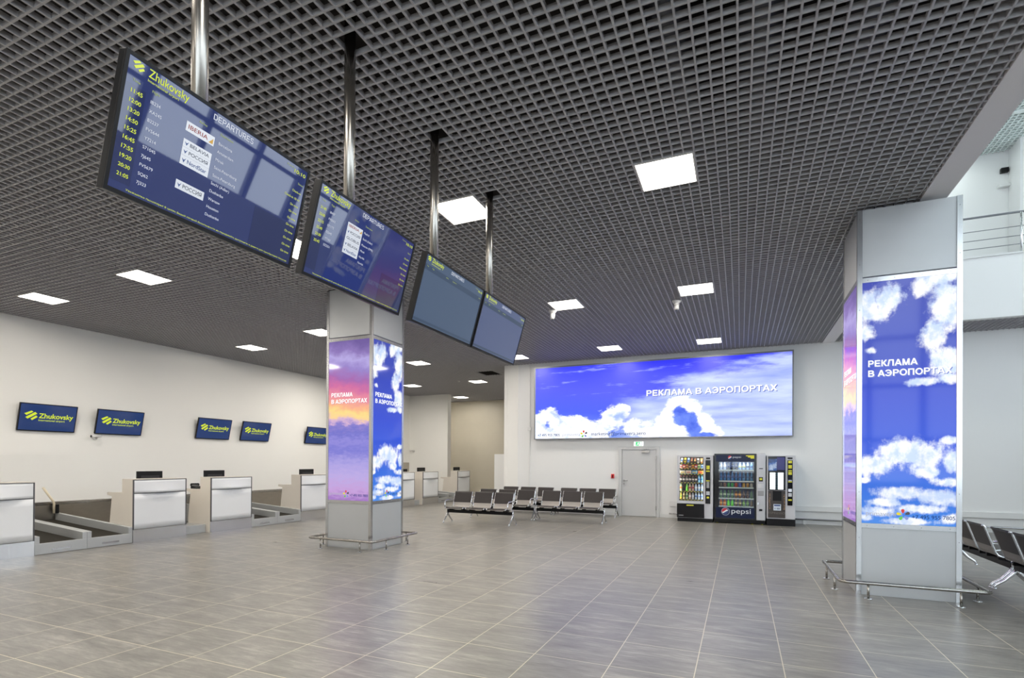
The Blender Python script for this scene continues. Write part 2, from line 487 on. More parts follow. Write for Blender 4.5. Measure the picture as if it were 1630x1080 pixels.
def steel(name, rough=0.28, col=(0.62, 0.60, 0.57, 1), sc=(1, 1, 40)):
    t = NT(name); n = t.noise(t.obj(), 6.0, 3, 0.6, sc=sc)
    t.l(t.mix(n, tuple(v * 0.82 for v in col[:3]) + (1,), col), t.b.inputs['Base Color'])
    t.b.inputs['Metallic'].default_value = 1.0
    t.l(t.math('MULTIPLY_ADD', n, 0.16, rough - 0.08), t.b.inputs['Roughness'])
    return t.m


MT = {}
MT['floor'] = floor_material()
MT['wall'] = mat('white_wall_paint', (0.85, 0.835, 0.795, 1), 0.6, vary=0.02, vscale=0.6)
MT['wall_cool'] = mat('white_panel_paint', (0.80, 0.80, 0.79, 1), 0.45, vary=0.02, vscale=0.6)
MT['trim'] = mat('white_trim_paint', (0.74, 0.74, 0.73, 1), 0.4, vary=0.03)
MT['grid'] = mat('grey_ceiling_bar_paint', (0.43, 0.425, 0.445, 1), 0.42, vary=0.03)
MT['grid_pale'] = mat('pale_ceiling_bar_paint', (0.72, 0.78, 0.76, 1), 0.45, vary=0.02)
MT['plenum'] = mat('dark_plenum_slab', (0.02, 0.018, 0.017, 1), 0.9, vary=0.3, vscale=1.2)
MT['duct'] = steel('galvanised_duct_steel', 0.42, (0.16, 0.165, 0.18, 1), (3, 3, 3))
MT['soffit'] = mat('grey_soffit_board', (0.80, 0.775, 0.785, 1), 0.6, vary=0.02)
MT['soffit_green'] = mat('grey_green_roof_board', (0.30, 0.36, 0.34, 1), 0.7, vary=0.05)
MT['clad'] = mat('silver_composite_cladding', (0.46, 0.47, 0.48, 1), 0.38, metal=0.35, vary=0.03, bump=0.02, bscale=200)
MT['steel'] = steel('brushed_steel', 0.26, (0.42, 0.40, 0.37, 1))
MT['pole'] = mat('dark_polished_pole_steel', (0.36, 0.34, 0.31, 1), 0.24, 1.0, vary=0.08, vscale=2)
MT['kick'] = steel('polished_kick_steel', 0.22, (0.86, 0.86, 0.87, 1), (1, 4, 0.6))
MT['chrome'] = mat('chrome', (0.78, 0.79, 0.81, 1), 0.22, 1.0, vary=0.02)
MT['alu'] = mat('aluminium_angle', (0.58, 0.58, 0.585, 1), 0.22, 0.95, vary=0.05)
MT['screw'] = mat('screw_steel', (0.35, 0.35, 0.35, 1), 0.3, 1.0)
MT['black'] = mat('black_plastic', (0.008, 0.008, 0.009, 1), 0.4, spec=0.2, vary=0.2)
MT['black_gloss'] = mat('gloss_black_panel', (0.006, 0.006, 0.008, 1), 0.12, spec=0.3, vary=0.2)
MT['dark_metal'] = mat('dark_brown_painted_steel', (0.026, 0.021, 0.02, 1), 0.4, 0.0, spec=0.3, vary=0.1)
MT['perf'] = mat('perforated_grey_steel', (0.30, 0.28, 0.26, 1), 0.42, 0.6, vary=0.1, vscale=220)
MT['desk_white'] = mat('white_desk_laminate', (0.78, 0.79, 0.80, 1), 0.22, vary=0.02, spec=0.5)
MT['desk_cream'] = mat('cream_desk_carcass', (0.66, 0.61, 0.54, 1), 0.4, vary=0.03)
MT['seam'] = mat('dark_edge_strip', (0.07, 0.07, 0.075, 1), 0.4)
MT['belt_frame'] = mat('grey_conveyor_frame', (0.42, 0.43, 0.43, 1), 0.4, 0.3, vary=0.05)
MT['belt'] = mat('scuffed_black_belt', (0.022, 0.019, 0.014, 1), 0.75, spec=0.15, vary=0.7, vscale=9, aniso=(0.5, 5, 1))
MT['bronze'] = steel('satin_collector_steel', 0.34, (0.52, 0.48, 0.42, 1), (30, 1, 1))
MT['door'] = mat('grey_door_paint', (0.50, 0.505, 0.51, 1), 0.42, vary=0.02)
MT['glass'] = glassmat('window_glass', gl=0.06)
MT['case_glass'] = glassmat('display_glass', gl=0.05)
MT['frame'] = mat('grey_window_frame', (0.22, 0.23, 0.25, 1), 0.4, 0.4)
MT['tube'] = mat('lamp_tube_diffuser', (0.9, 0.9, 0.9, 1), 0.5, emit=(1.0, 0.94, 0.85, 1), estr=LIGHT_L)
MT['louvre'] = mat('lamp_louvre', (0.2, 0.19, 0.17, 1), 0.4, vary=0.02)
MT['fixture'] = mat('white_lamp_housing', (0.7, 0.69, 0.66, 1), 0.4)
MT['white_plastic'] = mat('white_plastic', (0.72, 0.71, 0.69, 1), 0.4)
MT['grey_plastic'] = mat('grey_plastic', (0.30, 0.30, 0.31, 1), 0.4)
MT['navy'] = mat('navy_screen', (0.004, 0.006, 0.02, 1), 0.025, spec=0.7, vary=0.1, emit='#2b3668', estr=0.85)
MT['navy_band'] = mat('navy_screen_band', (0.004, 0.006, 0.02, 1), 0.025, spec=0.7, emit='#232c56', estr=0.85)
MT['navy_tv'] = mat('blue_screen', (0.004, 0.006, 0.02, 1), 0.12, vary=0.1, emit='#263e70', estr=0.85)
MT['slate'] = mat('slate_blue_screen', (0.006, 0.008, 0.012, 1), 0.10, vary=0.1, emit='#4c5f7c', estr=0.75)
MT['slate_v'] = mat('violet_grey_screen', (0.006, 0.008, 0.012, 1), 0.10, vary=0.1, emit='#55618a', estr=0.75)
MT['slate_band'] = mat('dark_slate_screen_band', (0.006, 0.008, 0.012, 1), 0.10, emit='#374a66', estr=0.75)
MT['yel'] = mat('lime_yellow_lettering', (0.02, 0.02, 0.0, 1), 0.3, emit='#dcec3a', estr=0.9)
MT['yel_dim'] = mat('dim_lime_lettering', (0.02, 0.02, 0.0, 1), 0.3, emit='#b4c65a', estr=0.8)
MT['whl'] = mat('white_screen_lettering', (0.02, 0.02, 0.02, 1), 0.3, emit='#e4eaf6', estr=0.85)
MT['adw'] = mat('white_backlit_lettering', (0.02, 0.02, 0.02, 1), 0.2, emit='#ffffff', estr=1.15)
MT['adshade'] = mat('blue_grey_print_drop_shadow', (0.01, 0.01, 0.02, 1), 0.2, emit='#7385cf', estr=0.9)  # drop shadow colours painted behind the ad lettering
MT['adshade_rose'] = mat('rose_print_drop_shadow', (0.02, 0.01, 0.01, 1), 0.2, emit='#d98a94', estr=0.9)
MT['adgrey'] = mat('pale_grey_print_lettering', (0.02, 0.02, 0.02, 1), 0.2, emit='#b7b9c6', estr=0.9)
MT['adnavy'] = mat('navy_print_lettering', (0.01, 0.01, 0.02, 1), 0.2, emit='#2c4a86', estr=0.9)
for nm, hx in (('p_red', '#e0352f'), ('p_dark', '#4d4a52'), ('p_blue', '#8e9be0'), ('p_green', '#6fd054'), ('p_yellow', '#f0df2a')):
    MT[nm] = mat(nm.replace('p_', '') + '_petal_print', (0.01, 0.01, 0.01, 1), 0.2, emit=hx, estr=0.9)
MT['cloudp'] = cloud_print()
MT['sunsetp'] = sunset_print()
MT['panop'] = panorama_print()
MT['paper'] = mat('airline_card_white', (0.1, 0.1, 0.1, 1), 0.2, emit='#d4dae4', estr=0.85)
MT['ink_red'] = mat('red_airline_ink', (0.02, 0, 0, 1), 0.3, emit='#9a4a44', estr=0.8)
MT['ink_dark'] = mat('dark_airline_ink', (0.01, 0.01, 0.01, 1), 0.3, emit='#4e5568', estr=0.8)
MT['ink_blue'] = mat('blue_airline_ink', (0.0, 0.0, 0.02, 1), 0.3, emit='#35508c', estr=0.8)
MT['ink_gold'] = mat('gold_airline_ink', (0.02, 0.02, 0.0, 1), 0.3, emit='#d8a53a', estr=0.8)
MT['charcoal'] = mat('charcoal_plastic', (0.03, 0.03, 0.032, 1), 0.45, spec=0.2)
MT['red'] = mat('red_plastic', (0.55, 0.01, 0.01, 1), 0.35)
MT['sticker'] = mat('yellow_sticker', (0.75, 0.70, 0.05, 1), 0.5)
MT['exit_green'] = mat('green_exit_print', (0.0, 0.2, 0.05, 1), 0.4, emit='#2fd07a', estr=1.0)
MT['exit_white'] = mat('white_exit_print', (0.5, 0.5, 0.5, 1), 0.4, emit='#ffffff', estr=1.3)
MT['vsilver'] = mat('silver_vending_paint', (0.52, 0.52, 0.54, 1), 0.35, 0.3)
MT['vgrey'] = mat('light_grey_vending_paint', (0.60, 0.60, 0.63, 1), 0.4)
MT['vnavy'] = mat('navy_vending_front', (0.006, 0.011, 0.045, 1), 0.2, spec=0.2, vary=0.2)
MT['vstrip'] = mat('cabinet_light_strip', (0.8, 0.8, 0.8, 1), 0.4, emit=(0.8, 0.9, 1.0, 1), estr=14.0)
MT['vstrip_w'] = mat('warm_cabinet_light_strip', (0.8, 0.8, 0.8, 1), 0.4, emit=(1.0, 0.97, 0.9, 1), estr=22.0)
MT['label_lit'] = mat('lit_selection_label', (0.5, 0.5, 0.5, 1), 0.3, emit='#ffffff', estr=1.1)
MT['brown_panel'] = mat('dark_brown_coffee_panel', (0.05, 0.04, 0.035, 1), 0.25, vary=0.3)
MT['copper'] = mat('copper_print', (0.35, 0.2, 0.1, 1), 0.4)
MT['vsky'] = NT('sky_picture_panel').m

# sky picture of the coffee machine: blue with pale cloud
t_ = NT('coffee_sky_picture'); nz_ = t_.noise(t_.obj(), 5.0, 5, 0.6)
t_.l(t_.ramp(nz_, [(0.40, '#16356e'), (0.52, '#2f62b4'), (0.62, '#b8cbe8')]), t_.b.inputs['Base Color']); t_.b.inputs['Roughness'].default_value = 0.15
MT['vsky'] = t_.m

# ------------------------------------------------------------------ room shell
RX = 10.0; BY = -6.0
struct(MB().box(LX - 0.3, RX + 0.3, BY - 0.3, 24.6, -0.2, 0.0), 'floor', MT['floor'])
struct(MB().box(LX - 0.2, LX, BY, 24.5, 0, 5.6), 'wall_left', MT['wall'])
w = MB()
w.box(-7.1, RX, WY, WY + 0.2, 0, 9.1)
w.box(-7.1, -6.9, WY + 0.2, 24.4, 0, 5.6)
struct(w, 'wall_end', MT['wall_cool'])
w = MB((0, 0, 0)); w.box(LX, -12.5, 21.3, 21.6, 0, 5.6)
struct(w, 'wall_recess', MT['wall'])
w = MB(); w.box(5.69, RX, 15.2, WY, 6.04, 9.1)
struct(w, 'wall_balcony', MT['wall_cool'])
# sectional shutter at the back of the recess, with shallow ribs
w = MB(); w.box(LX, -7.1, 24.3, 24.5, 0, 5.6)
struct(w, 'wall_back', MT['wall'])
sh = MB()
z = 0.0
while z < 4.72:
    sh.box(-14.4, -7.75, 24.22, 24.28, z, min(z + 0.108, 4.72))
    sh.box(-14.4, -7.75, 24.235, 24.28, z + 0.108, z + 0.12)
    z += 0.12
sho = struct(sh, 'door_2', mat('cream_shutter_panel', (0.56, 0.52, 0.43, 1), 0.45, vary=0.03))
rl = MB(); rl.box(-7.75, -7.62, 24.1, 24.28, 0, 4.72); rl.build('shutter_track', MT['black'], sho)

# glazed walls behind and to the right of the camera: solid sill, mullions, glass
def glazing(name, horizontal, fixed, a0, a1, z0, z1, step, rows):
    m = MB()
    if horizontal: m.box(a0, a1, fixed, fixed + 0.2, 0, z0); m.box(a0, a1, fixed, fixed + 0.2, z1, 9.1)
    else: m.box(fixed, fixed + 0.2, a0, a1, 0, z0); m.box(fixed, fixed + 0.2, a0, a1, z1, 9.1)
    o = struct(m, 'wall_' + name, MT['wall_cool'])
    f = MB(); n = max(1, round((a1 - a0) / step))
    for i in range(n + 1):
        a = a0 + (a1 - a0) * i / n
        wdt = 0.07 if i % 3 else 0.14
        if horizontal: f.box(a - wdt, a + wdt, fixed, fixed + 0.16, z0, z1)
        else: f.box(fixed, fixed + 0.16, a - wdt, a + wdt, z0, z1)
    for zz in rows:
        if horizontal: f.box(a0, a1, fixed + 0.02, fixed + 0.14, zz - 0.06, zz + 0.06)
        else: f.box(fixed + 0.02, fixed + 0.14, a0, a1, zz - 0.06, zz + 0.06)
    wf = struct(f, 'window_' + name, MT['frame'])
    g = MB()
    if horizontal: g.box(a0, a1, fixed + 0.07, fixed + 0.08, z0, z1)
    else: g.box(fixed + 0.07, fixed + 0.08, a0, a1, z0, z1)
    g.build('pane', MT['glass'], wf)


glazing('right', False, RX, BY, WY, 2.6, 8.7, 1.5, (3.9, 5.2, 6.5, 7.8))
glazing('front', True, BY - 0.2, -2.0, RX, 1.0, 8.7, 1.5, (2.4, 4.2, 5.8, 7.4))
struct(MB().box(LX, -2.0, BY - 0.2, BY, 0, 5.6), 'wall_near', MT['wall'])

# slab above the open cell ceiling, and upper ceiling of the tall part
struct(MB().box(LX, 2.2, BY, WY + 0.2, 5.5, 5.7).box(LX, -6.9, WY + 0.2, 24.5, 5.5, 5.7), 'ceiling_slab', MT['plenum'])
struct(MB().box(2.0, RX + 0.2, BY - 0.2, WY + 0.2, 9.1, 9.3), 'ceiling_roof', MT['soffit_green'])
struct(MB().box(2.0, 2.2, BY, WY, 4.84, 9.1).box(1.95, 2.22, BY, WY, 4.72, 4.84), 'trim_1', MT['soffit'])
# ducts above the cells, seen through them
dk = MB()
for x0, r in ((-0.55, 0.16), (0.15, 0.2), (0.95, 0.2), (-6.5, 0.2), (-10.8, 0.2)):
    dk.tube([(x0, BY + 0.2, 5.2), (x0, WY - 0.2, 5.2)], r, 12)
struct(dk, 'ceiling_duct', MT['duct'])

# ------------------------------------------------------------------ cell ceiling: crossing bars on a 10 cm pitch
LAMPS = [(-0.75, 5.86), (-3.25, 5.80), (-3.25, 10.08), (-0.75, 10.10), (-3.27, 14.34), (-0.75, 14.42),
         (-9.45, 5.78), (-12.52, 5.76), (-12.56, 10.56), (-9.5, 10.02), (-9.48, 14.22), (-12.57, 18.43), (-9.5, 18.46), (-12.57, 22.58), (-6.12, 5.90), (-6.18, 14.55)]
GX, GY = 0.1024, 0.1018          # cell pitch
OX, OY = -0.848, 3.967
snap = lambda a, o, p, h: (round((a - o) / p - h) + h) * p + o     # h = 0 on a bar, 0.5 between two
holes = []
for i, (x, y) in enumerate(LAMPS):
    x, y = snap(x, OX, GX, 0), snap(y, OY, GY, 0); LAMPS[i] = (x, y)
    holes.append((x - 3 * GX, x + 3 * GX, y - 3 * GY, y + 3 * GY))
POLES = [(-2.73, 1.96), (-2.73, 3.164), (-2.73, 4.37), (-2.73, 5.594)]
for x, y in POLES:
    a, b = snap(x, OX, GX, 0), snap(y, OY, GY, 0)
    holes.append((a - GX, a + GX, b - GY, b + GY))
holes.append((-7.06, -5.98, 7.55, 8.56))
holes.append((-8.55, -7.9, 16.45, 17.35))


def bars(mb, x0, x1, y0, y1, z, h, wd, hl=()):
    e = 1e-3

    def cut(lo, hi, spans):
        res = []; cur = lo
        for a, b in sorted(spans):
            if b <= cur or a >= hi: continue
            if a > cur: res.append((cur, a))
            cur = max(cur, b)
        if cur < hi: res.append((cur, hi))
        return res
    k = math.ceil((x0 - OX) / GX)
    while k * GX + OX < x1:
        x = k * GX + OX
        for a, b in cut(y0, y1, [(h_[2], h_[3]) for h_ in hl if h_[0] + e < x < h_[1] - e]):
            mb.box(x - wd / 2, x + wd / 2, a, b, z, z + h)
        k += 1
    k = math.ceil((y0 - OY) / GY)
    while k * GY + OY < y1:
        y = k * GY + OY
        for a, b in cut(x0, x1, [(h_[0], h_[1]) for h_ in hl if h_[2] + e < y < h_[3] - e]):
            mb.box(a, b, y - wd / 2, y + wd / 2, z + 0.0008, z + h - 0.0008)
        k += 1


g = MB()
bars(g, LX, 1.95, BY, WY, CZ, 0.043, 0.015, holes)
bars(g, LX, -7.1, WY, 24.22, CZ, 0.043, 0.015, holes)
struct(g, 'ceiling', MT['grid'])
g = MB(); bars(g, 2.2, RX, 14.45, WY, 4.725, 0.043, 0.015)
struct(g, 'ceiling_balcony', MT['grid'])
struct(MB().box(2.2, RX, 14.6, WY, 4.95, 5.0), 'ceiling_underside', MT['plenum'])
g = MB(); bars(g, 2.22, RX, 4.0, WY, 8.87, 0.045, 0.02)
g.box(2.22, RX, 14.0, 14.11, 8.85, 8.93)
struct(g, 'ceiling_upper', MT['grid_pale'])

# ------------------------------------------------------------------ ceiling lights
lp = thing('ceiling_light', '', 'ceiling light', (LAMPS[0][0], LAMPS[0][1], CZ), 0, 'square recessed ceiling lights')
b = MB()
for s_ in (-1, 1):
    b.box(s_ * 0.293 - 0.007, s_ * 0.293 + 0.007, -0.30, 0.30, -0.004, 0.07); b.box(-0.286, 0.286, s_ * 0.293 - 0.007, s_ * 0.293 + 0.007, -0.004, 0.07)
b.box(-0.30, 0.30, -0.30, 0.30, 0.07, 0.08)
b.build('housing', MT['fixture'], lp)
MB().box(-0.285, 0.285, -0.285, 0.285, 0.004, 0.01).build('diffuser', MT['tube'], lp)
for q in (-0.143, 0, 0.143):
    MB().box(-0.284, 0.284, q - 0.005, q + 0.005, -0.004, 0.003).build('louvre', MT['louvre'], lp)
LL = ['largest square ceiling light, alone above the middle of the hall', 'square ceiling light glowing behind the two farther screen poles', 'square ceiling light with a white camera, right of the farthest screen',
      'square ceiling light with a white camera, toward the right column', 'square ceiling light above the left half of the long sky sign', 'square ceiling light above the right half of the long sky sign',
      'square ceiling light below the nearest departures screen', 'leftmost ceiling light, above the first wall television', 'small ceiling light above the third and fourth wall televisions',
      'ceiling light cut off by the left edge of the sunset column', 'ceiling light just right of the sunset column, the nearer of two', 'ceiling light just right of the sunset column, the farther of two',
      'ceiling light beside the dark open ceiling hatch', 'farthest small ceiling light, before the cream shutter', 'sliver of ceiling light between the first two departures screens', 'sliver of ceiling light past the lower corner of the farthest screen']
for i, (x, y) in enumerate(LAMPS):
    if i == 0: lp['label'] = LL[0]
    else: dup(lp, (x, y, CZ), LL[i])


# ------------------------------------------------------------------ white dome cameras under the ceiling, bracket cameras on walls
def dome(x, y, label):
    t = thing('ceiling_camera', label, 'camera', (x, y, CZ), 0, 'white cameras under the ceiling')
    MB().lathe((0, 0, -0.05), [(0.085, 0.05), (0.085, 0.035), (0.075, 0.02), (0.045, -0.01), (0.04, -0.03)], 18).build('mount', MT['white_plastic'], t)
    MB().tube([(0, 0, -0.07), (0.0, -0.01, -0.12), (0.0, -0.03, -0.19)], [0.05, 0.048, 0.04], 14).build('camera_body', MT['white_plastic'], t)
    MB().lathe((0, -0.031, -0.197), [(0.026, -0.004), (0.02, 0.004)], 12).build('lens', MT['black_gloss'], t)


dome(-3.58, 10.35, 'white ceiling camera beside the light right of the farthest screen')
dome(-1.14, 10.62, 'white ceiling camera beside the light nearer the right column')


def wallcam(name, label, loc, rz):
    t = thing(name, label, 'camera', loc, rz)
    MB().lathe((0, 0, 0), [(0.055, -0.0), (0.055, 0.02), (0.03, 0.03)], 16, 'y').build('mount', MT['white_plastic'], t)
    MB().tube([(0, 0.02, 0), (0, 0.07, -0.01), (0.03, 0.10, 0.02)], 0.014, 8).build('bracket', MT['white_plastic'], t)
    MB().tube([(-0.07, 0.11, 0.035), (0.15, 0.13, 0.02)], 0.036, 14).build('camera_body', MT['white_plastic'], t)
    MB().lathe((0.151, 0.13, 0.02), [(0.03, 0.0), (0.025, 0.006)], 14, 'x').build('lens', MT['black_gloss'], t)


wallcam('wall_camera', 'small white bracket camera under the second wall television', (LX, 7.82, 2.13), -math.pi / 2)
wallcam('wall_camera', 'small white camera on the cream wall right of the sunset column', (-14.35, 21.3, 2.08), math.pi)

sd = thing('smoke_detector', 'tiny white smoke detector beside the light behind the screen poles', 'smoke detector', (-3.62, 5.83, CZ), 0, 'smoke detectors under the ceiling')
MB().lathe((0, 0, -0.035), [(0.03, -0.012), (0.045, 0.0), (0.05, 0.03)], 18).build('detector_body', MT['white_plastic'], sd)
dup(sd, (-10.05, 17.95, CZ), 'tiny white smoke detector on the recess ceiling, left of the hatch')

# ------------------------------------------------------------------ hanging departures screens
def logo(mb, o, r, u, s):
    """three slanted bars, s = overall height"""
    o, r, u = Vector(o), Vector(r), Vector(u)
    for st in (((0, 37), (35, 57), (46, 50), (12, 27)), ((8, 14), (55, 50), (67, 39), (20, 4)), ((35, 5), (62, 28), (71, 18), (44, -4))):
        mb.flat([o + r * (x * s / 57) + u * (y * s / 57) for x, y in st][::-1])


def airline(par, name, SP, u0, u1, v0, v1, body, ink, tail=None):
    """white airline card on a screen"""
    O, Rv, Uv, Nv, W, H_ = SP
    P_ = lambda u, v, d: O + Rv * (u * W) + Uv * (v * H_) + Nv * d
    c = MB(); c.flat([P_(u0, v0, 0.0012), P_(u1, v0, 0.0012), P_(u1, v1, 0.0012), P_(u0, v1, 0.0012)])
    card = c.build('airline_card', MT['paper'], par)
    tx = MB(); x0 = u0 + (u1 - u0) * (0.24 if name in ('bird', 'star') else 0.08); hgt = (v1 - v0) * H_
    tx.text(body, P_(x0, v0 + (v1 - v0) * 0.3, 0.002), Rv, Uv, width=(u1 - x0 - (0.24 * (u1 - u0) if tail else 0.012)) * W, height=hgt * 0.42, bold=0.012)
    tx.build('lettering', ink, card)
    if name in ('bird', 'star'):
        q = MB(); cx = u0 + (u1 - u0) * 0.12; vc = (v0 + v1) / 2; dv = (v1 - v0) * 0.28; du = (u1 - u0) * 0.07
        q.flat([P_(cx - du, vc + dv * 0.7, 0.002), P_(cx, vc - dv, 0.002), P_(cx + du, vc + dv, 0.002), P_(cx, vc + dv * 0.1, 0.002)])
        q.build('emblem', MT['ink_blue'], card)
    if tail:
        q = MB(); q.flat([P_(u1 - 0.028, v0 + 0.012, 0.002), P_(u1 - 0.006, v0 + 0.012, 0.002), P_(u1 - 0.006, v1 - 0.018, 0.002)]); q.build('emblem', tail, card)


def hanging(idx, Y0, Y1, label, screen_mat, band_mat, rows=None, logos=(), ticker=None, dy=0.0):
    px_, py_ = POLES[idx]
    t = thing('departures_screen', label, 'information screen', (px_, py_, CZ), 0, 'departures screens hung from the ceiling')
    org = Vector((px_, py_, CZ))
    top, bot = Vector((-2.5, 0, 3.41)), Vector((-2.67, 0, 2.82))
    Uv = (top - bot).normalized(); Rv = Vector((0, 1, 0)); Nv = Rv.cross(Uv); W = Y1 - Y0; H_ = (top - bot).length
    if Nv.x < 0: Nv = -Nv
    O = Vector((bot.x, Y0, bot.z)) - org
    MB().tube([Vector((px_, py_, 3.0)) - org, Vector((px_, py_, 5.45)) - org], 0.042, 20).build('pole', MT['pole'], t)
    bz = 0.016
    MB().slab(O - Nv * 0.055, Rv * W, Uv * H_, Nv * 0.05).build('housing', MT['black'], t, 0.004)
    b = MB()
    b.slab(O - Nv * 0.005, Rv * W, Uv * bz * 1.3, Nv * 0.009); b.slab(O - Nv * 0.005 + Uv * (H_ - bz), Rv * W, Uv * bz, Nv * 0.009)
    b.slab(O - Nv * 0.005 + Uv * bz * 1.3, Rv * bz, Uv * (H_ - bz * 2.3), Nv * 0.009); b.slab(O - Nv * 0.005 + Rv * (W - bz) + Uv * bz * 1.3, Rv * bz, Uv * (H_ - bz * 2.3), Nv * 0.009)
    b.build('bezel', MT['black'], t)
    d = MB().slab(O - Nv * 0.005 + Rv * bz + Uv * bz, Rv * (W - 2 * bz), Uv * (H_ - 2 * bz), Nv * 0.005).build('display', screen_mat, t)
    MB().slab(O + Rv * (W * 0.5 - 0.12) + Uv * (H_ * 0.35) - Nv * 0.12, Rv * 0.24, Uv * 0.24, Nv * 0.065).build('mount', MT['black'], t)
    SP = (O, Rv, Uv, Nv, W, H_)
    P_ = lambda u, v, e=0.0016: O + Rv * (u * W) + Uv * (v * H_) + Nv * e
    rect = lambda mb, u0, u1, v0, v1, e=0.0008: mb.flat([P_(u0, v0, e), P_(u1, v0, e), P_(u1, v1, e), P_(u0, v1, e)])
    for q in (((0.016, 0.098, 0.09, 0.79), (0.70, 0.985, 0.03, 0.42)) if rows else ((0.018, 0.982, 0.77, 0.845), (0.018, 0.982, 0.05, 0.085))):
        bd = MB(); rect(bd, *q); bd.build('screen_band', band_mat, d)
    y = MB(); wl = MB(); yd = MB(); tm_ = MB(); fl_ = MB(); ds_ = MB(); st_ = MB()
    logo(y, P_(0.030, 0.900), Rv, Uv, 0.042)
    y.text('Zhukovsky', P_(0.096, 0.905), Rv, Uv, width=0.176 * W, height=0.036, bold=0.006)
    y.text('International airport', P_(0.096, 0.872), Rv, Uv, width=0.135 * W, height=0.011)
    wl.heavy('DEPARTURES', P_(0.395, 0.905), Rv, Uv, 0.225 * W, 0.028, 0.155, 0.125)
    y.text('10:10', P_(0.895, 0.905), Rv, Uv, width=0.078 * W, height=0.019, bold=0.008)
    yd.text('27 January', P_(0.89, 0.935), Rv, Uv, size=0.013, align='r')
    for tx, u in (('Time', 0.04), ('Flight', 0.12), ('Airline', 0.335), ('Destination', 0.445), ('Status', 0.935)):
        yd.text(tx, P_(u, 0.815), Rv, Uv, size=0.0165)
    if rows:
        for tm, fl, ds, st, v in rows:
            tm_.text(tm, P_(0.04, v), Rv, Uv, width=0.046 * W, bold=0.014)
            fl_.text(fl, P_(0.12, v), Rv, Uv, size=0.0205)
            ds_.text(ds, P_(0.443, v), Rv, Uv, size=0.0205)
            st_.text(st, P_(0.967, v - 0.006), Rv, Uv, size=0.0185, align='r')
    if rows:
        for m_, k_, lb_ in ((tm_, 'yel', 'yellow departure times'), (fl_, 'whl', 'white flight numbers'), (ds_, 'whl', 'white destinations'), (st_, 'yel', 'yellow flight statuses')): m_.build('lettering', MT[k_], d, label=lb_)
    if ticker:
        tk = MB(); tk.text(ticker, P_(0.085, 0.05), Rv, Uv, width=0.88 * W, height=0.0085); tk.build('lettering', MT['yel'], d, label='yellow notice line')
    y.build('lettering', MT['yel'], d, label='yellow lettering'); wl.build('lettering', MT['whl'], d, label='white lettering'); yd.build('lettering', MT['yel_dim'], d, label='dim yellow column headings')
    for q in logos: airline(d, q[0], SP, *q[1:])
    return t


V = [0.737 - 0.0666 * i for i in range(10)]
R1 = list(zip(['11:45', '12:00', '13:20', '14:50', '15:25', '16:45', '17:55', '19:20', '20:30', '21:05'], ['IB234', 'XA245', 'B2237', 'FV5644', 'Y7214', 'S71045', '7J645', 'FV5679', 'SQ62', '7J323'],
              ['Barcelona', 'Amsterdam', 'Minsk', 'Saint-Petersburg', 'Saint-Petersburg', 'Sochi (Adler)', 'Dushanbe', 'Warsaw', 'Houston', 'Dushanbe'], ['Check-in', 'Check-in 10-14'] + ['On time'] * 8, V))
card = (0.281, 0.421)
L1 = [('plain', *card, 0.700, 0.775, 'IBERIA', MT['ink_red'], MT['ink_gold']), ('bird', *card, 0.575, 0.637, 'BELAVIA', MT['ink_dark']), ('bird', *card, 0.512, 0.574, 'РОССИЯ', MT['ink_dark']), ('star', *card, 0.437, 0.511, 'NordStar', MT['ink_blue']), ('bird', *card, 0.240, 0.310, 'РОССИЯ', MT['ink_dark'])]
TK = 'Уважаемые пассажиры! В целях Вашей личной безопасности не передавайте документы и деньги для приобретения билетов'
hanging(0, 1.452, 2.537, 'nearest and largest departures screen with ten flights listed', MT['navy'], MT['navy_band'], R1, L1, TK)
V2 = [0.735 - 0.07 * i for i in range(6)]
R2 = list(zip(['21:40', '22:00', '22:15', '22:40', '23:30', '23:45'], ['IB407', 'FV5563', 'S71172', 'EZ645', 'Y7103', 'SZ2251'], ['Madrid', 'Sochi (Adler)', 'Moscow (DME)', 'Minsk', 'Norilsk', 'Norilsk'], ['On time', 'On time', 'Date change', 'On time', 'On time', 'On time'], V2))
L2 = [('plain', 0.284, 0.428, 0.70, 0.765, 'IBERIA', MT['ink_red'], MT['ink_gold']), ('bird', 0.284, 0.428, 0.632, 0.70, 'РОССИЯ', MT['ink_dark']), ('plain', 0.284, 0.428, 0.563, 0.631, 'GLOBUS', MT['ink_dark']), ('bird', 0.284, 0.428, 0.494, 0.562, 'BELAVIA', MT['ink_dark']), ('star', 0.284, 0.428, 0.42, 0.493, 'NordStar', MT['ink_blue'])]
hanging(1, 2.631, 3.715, 'second departures screen, six flights listed, before the sunset column', MT['navy'], MT['navy_band'], R2, L2, TK)
hanging(2, 3.893, 5.006, 'slate blue departures screen with no flights, third from the left', MT['slate'], MT['slate_band'])
hanging(3, 5.038, 6.188, 'farthest and smallest departures screen, violet grey and empty', MT['slate_v'], MT['slate_band'], None, (), None)

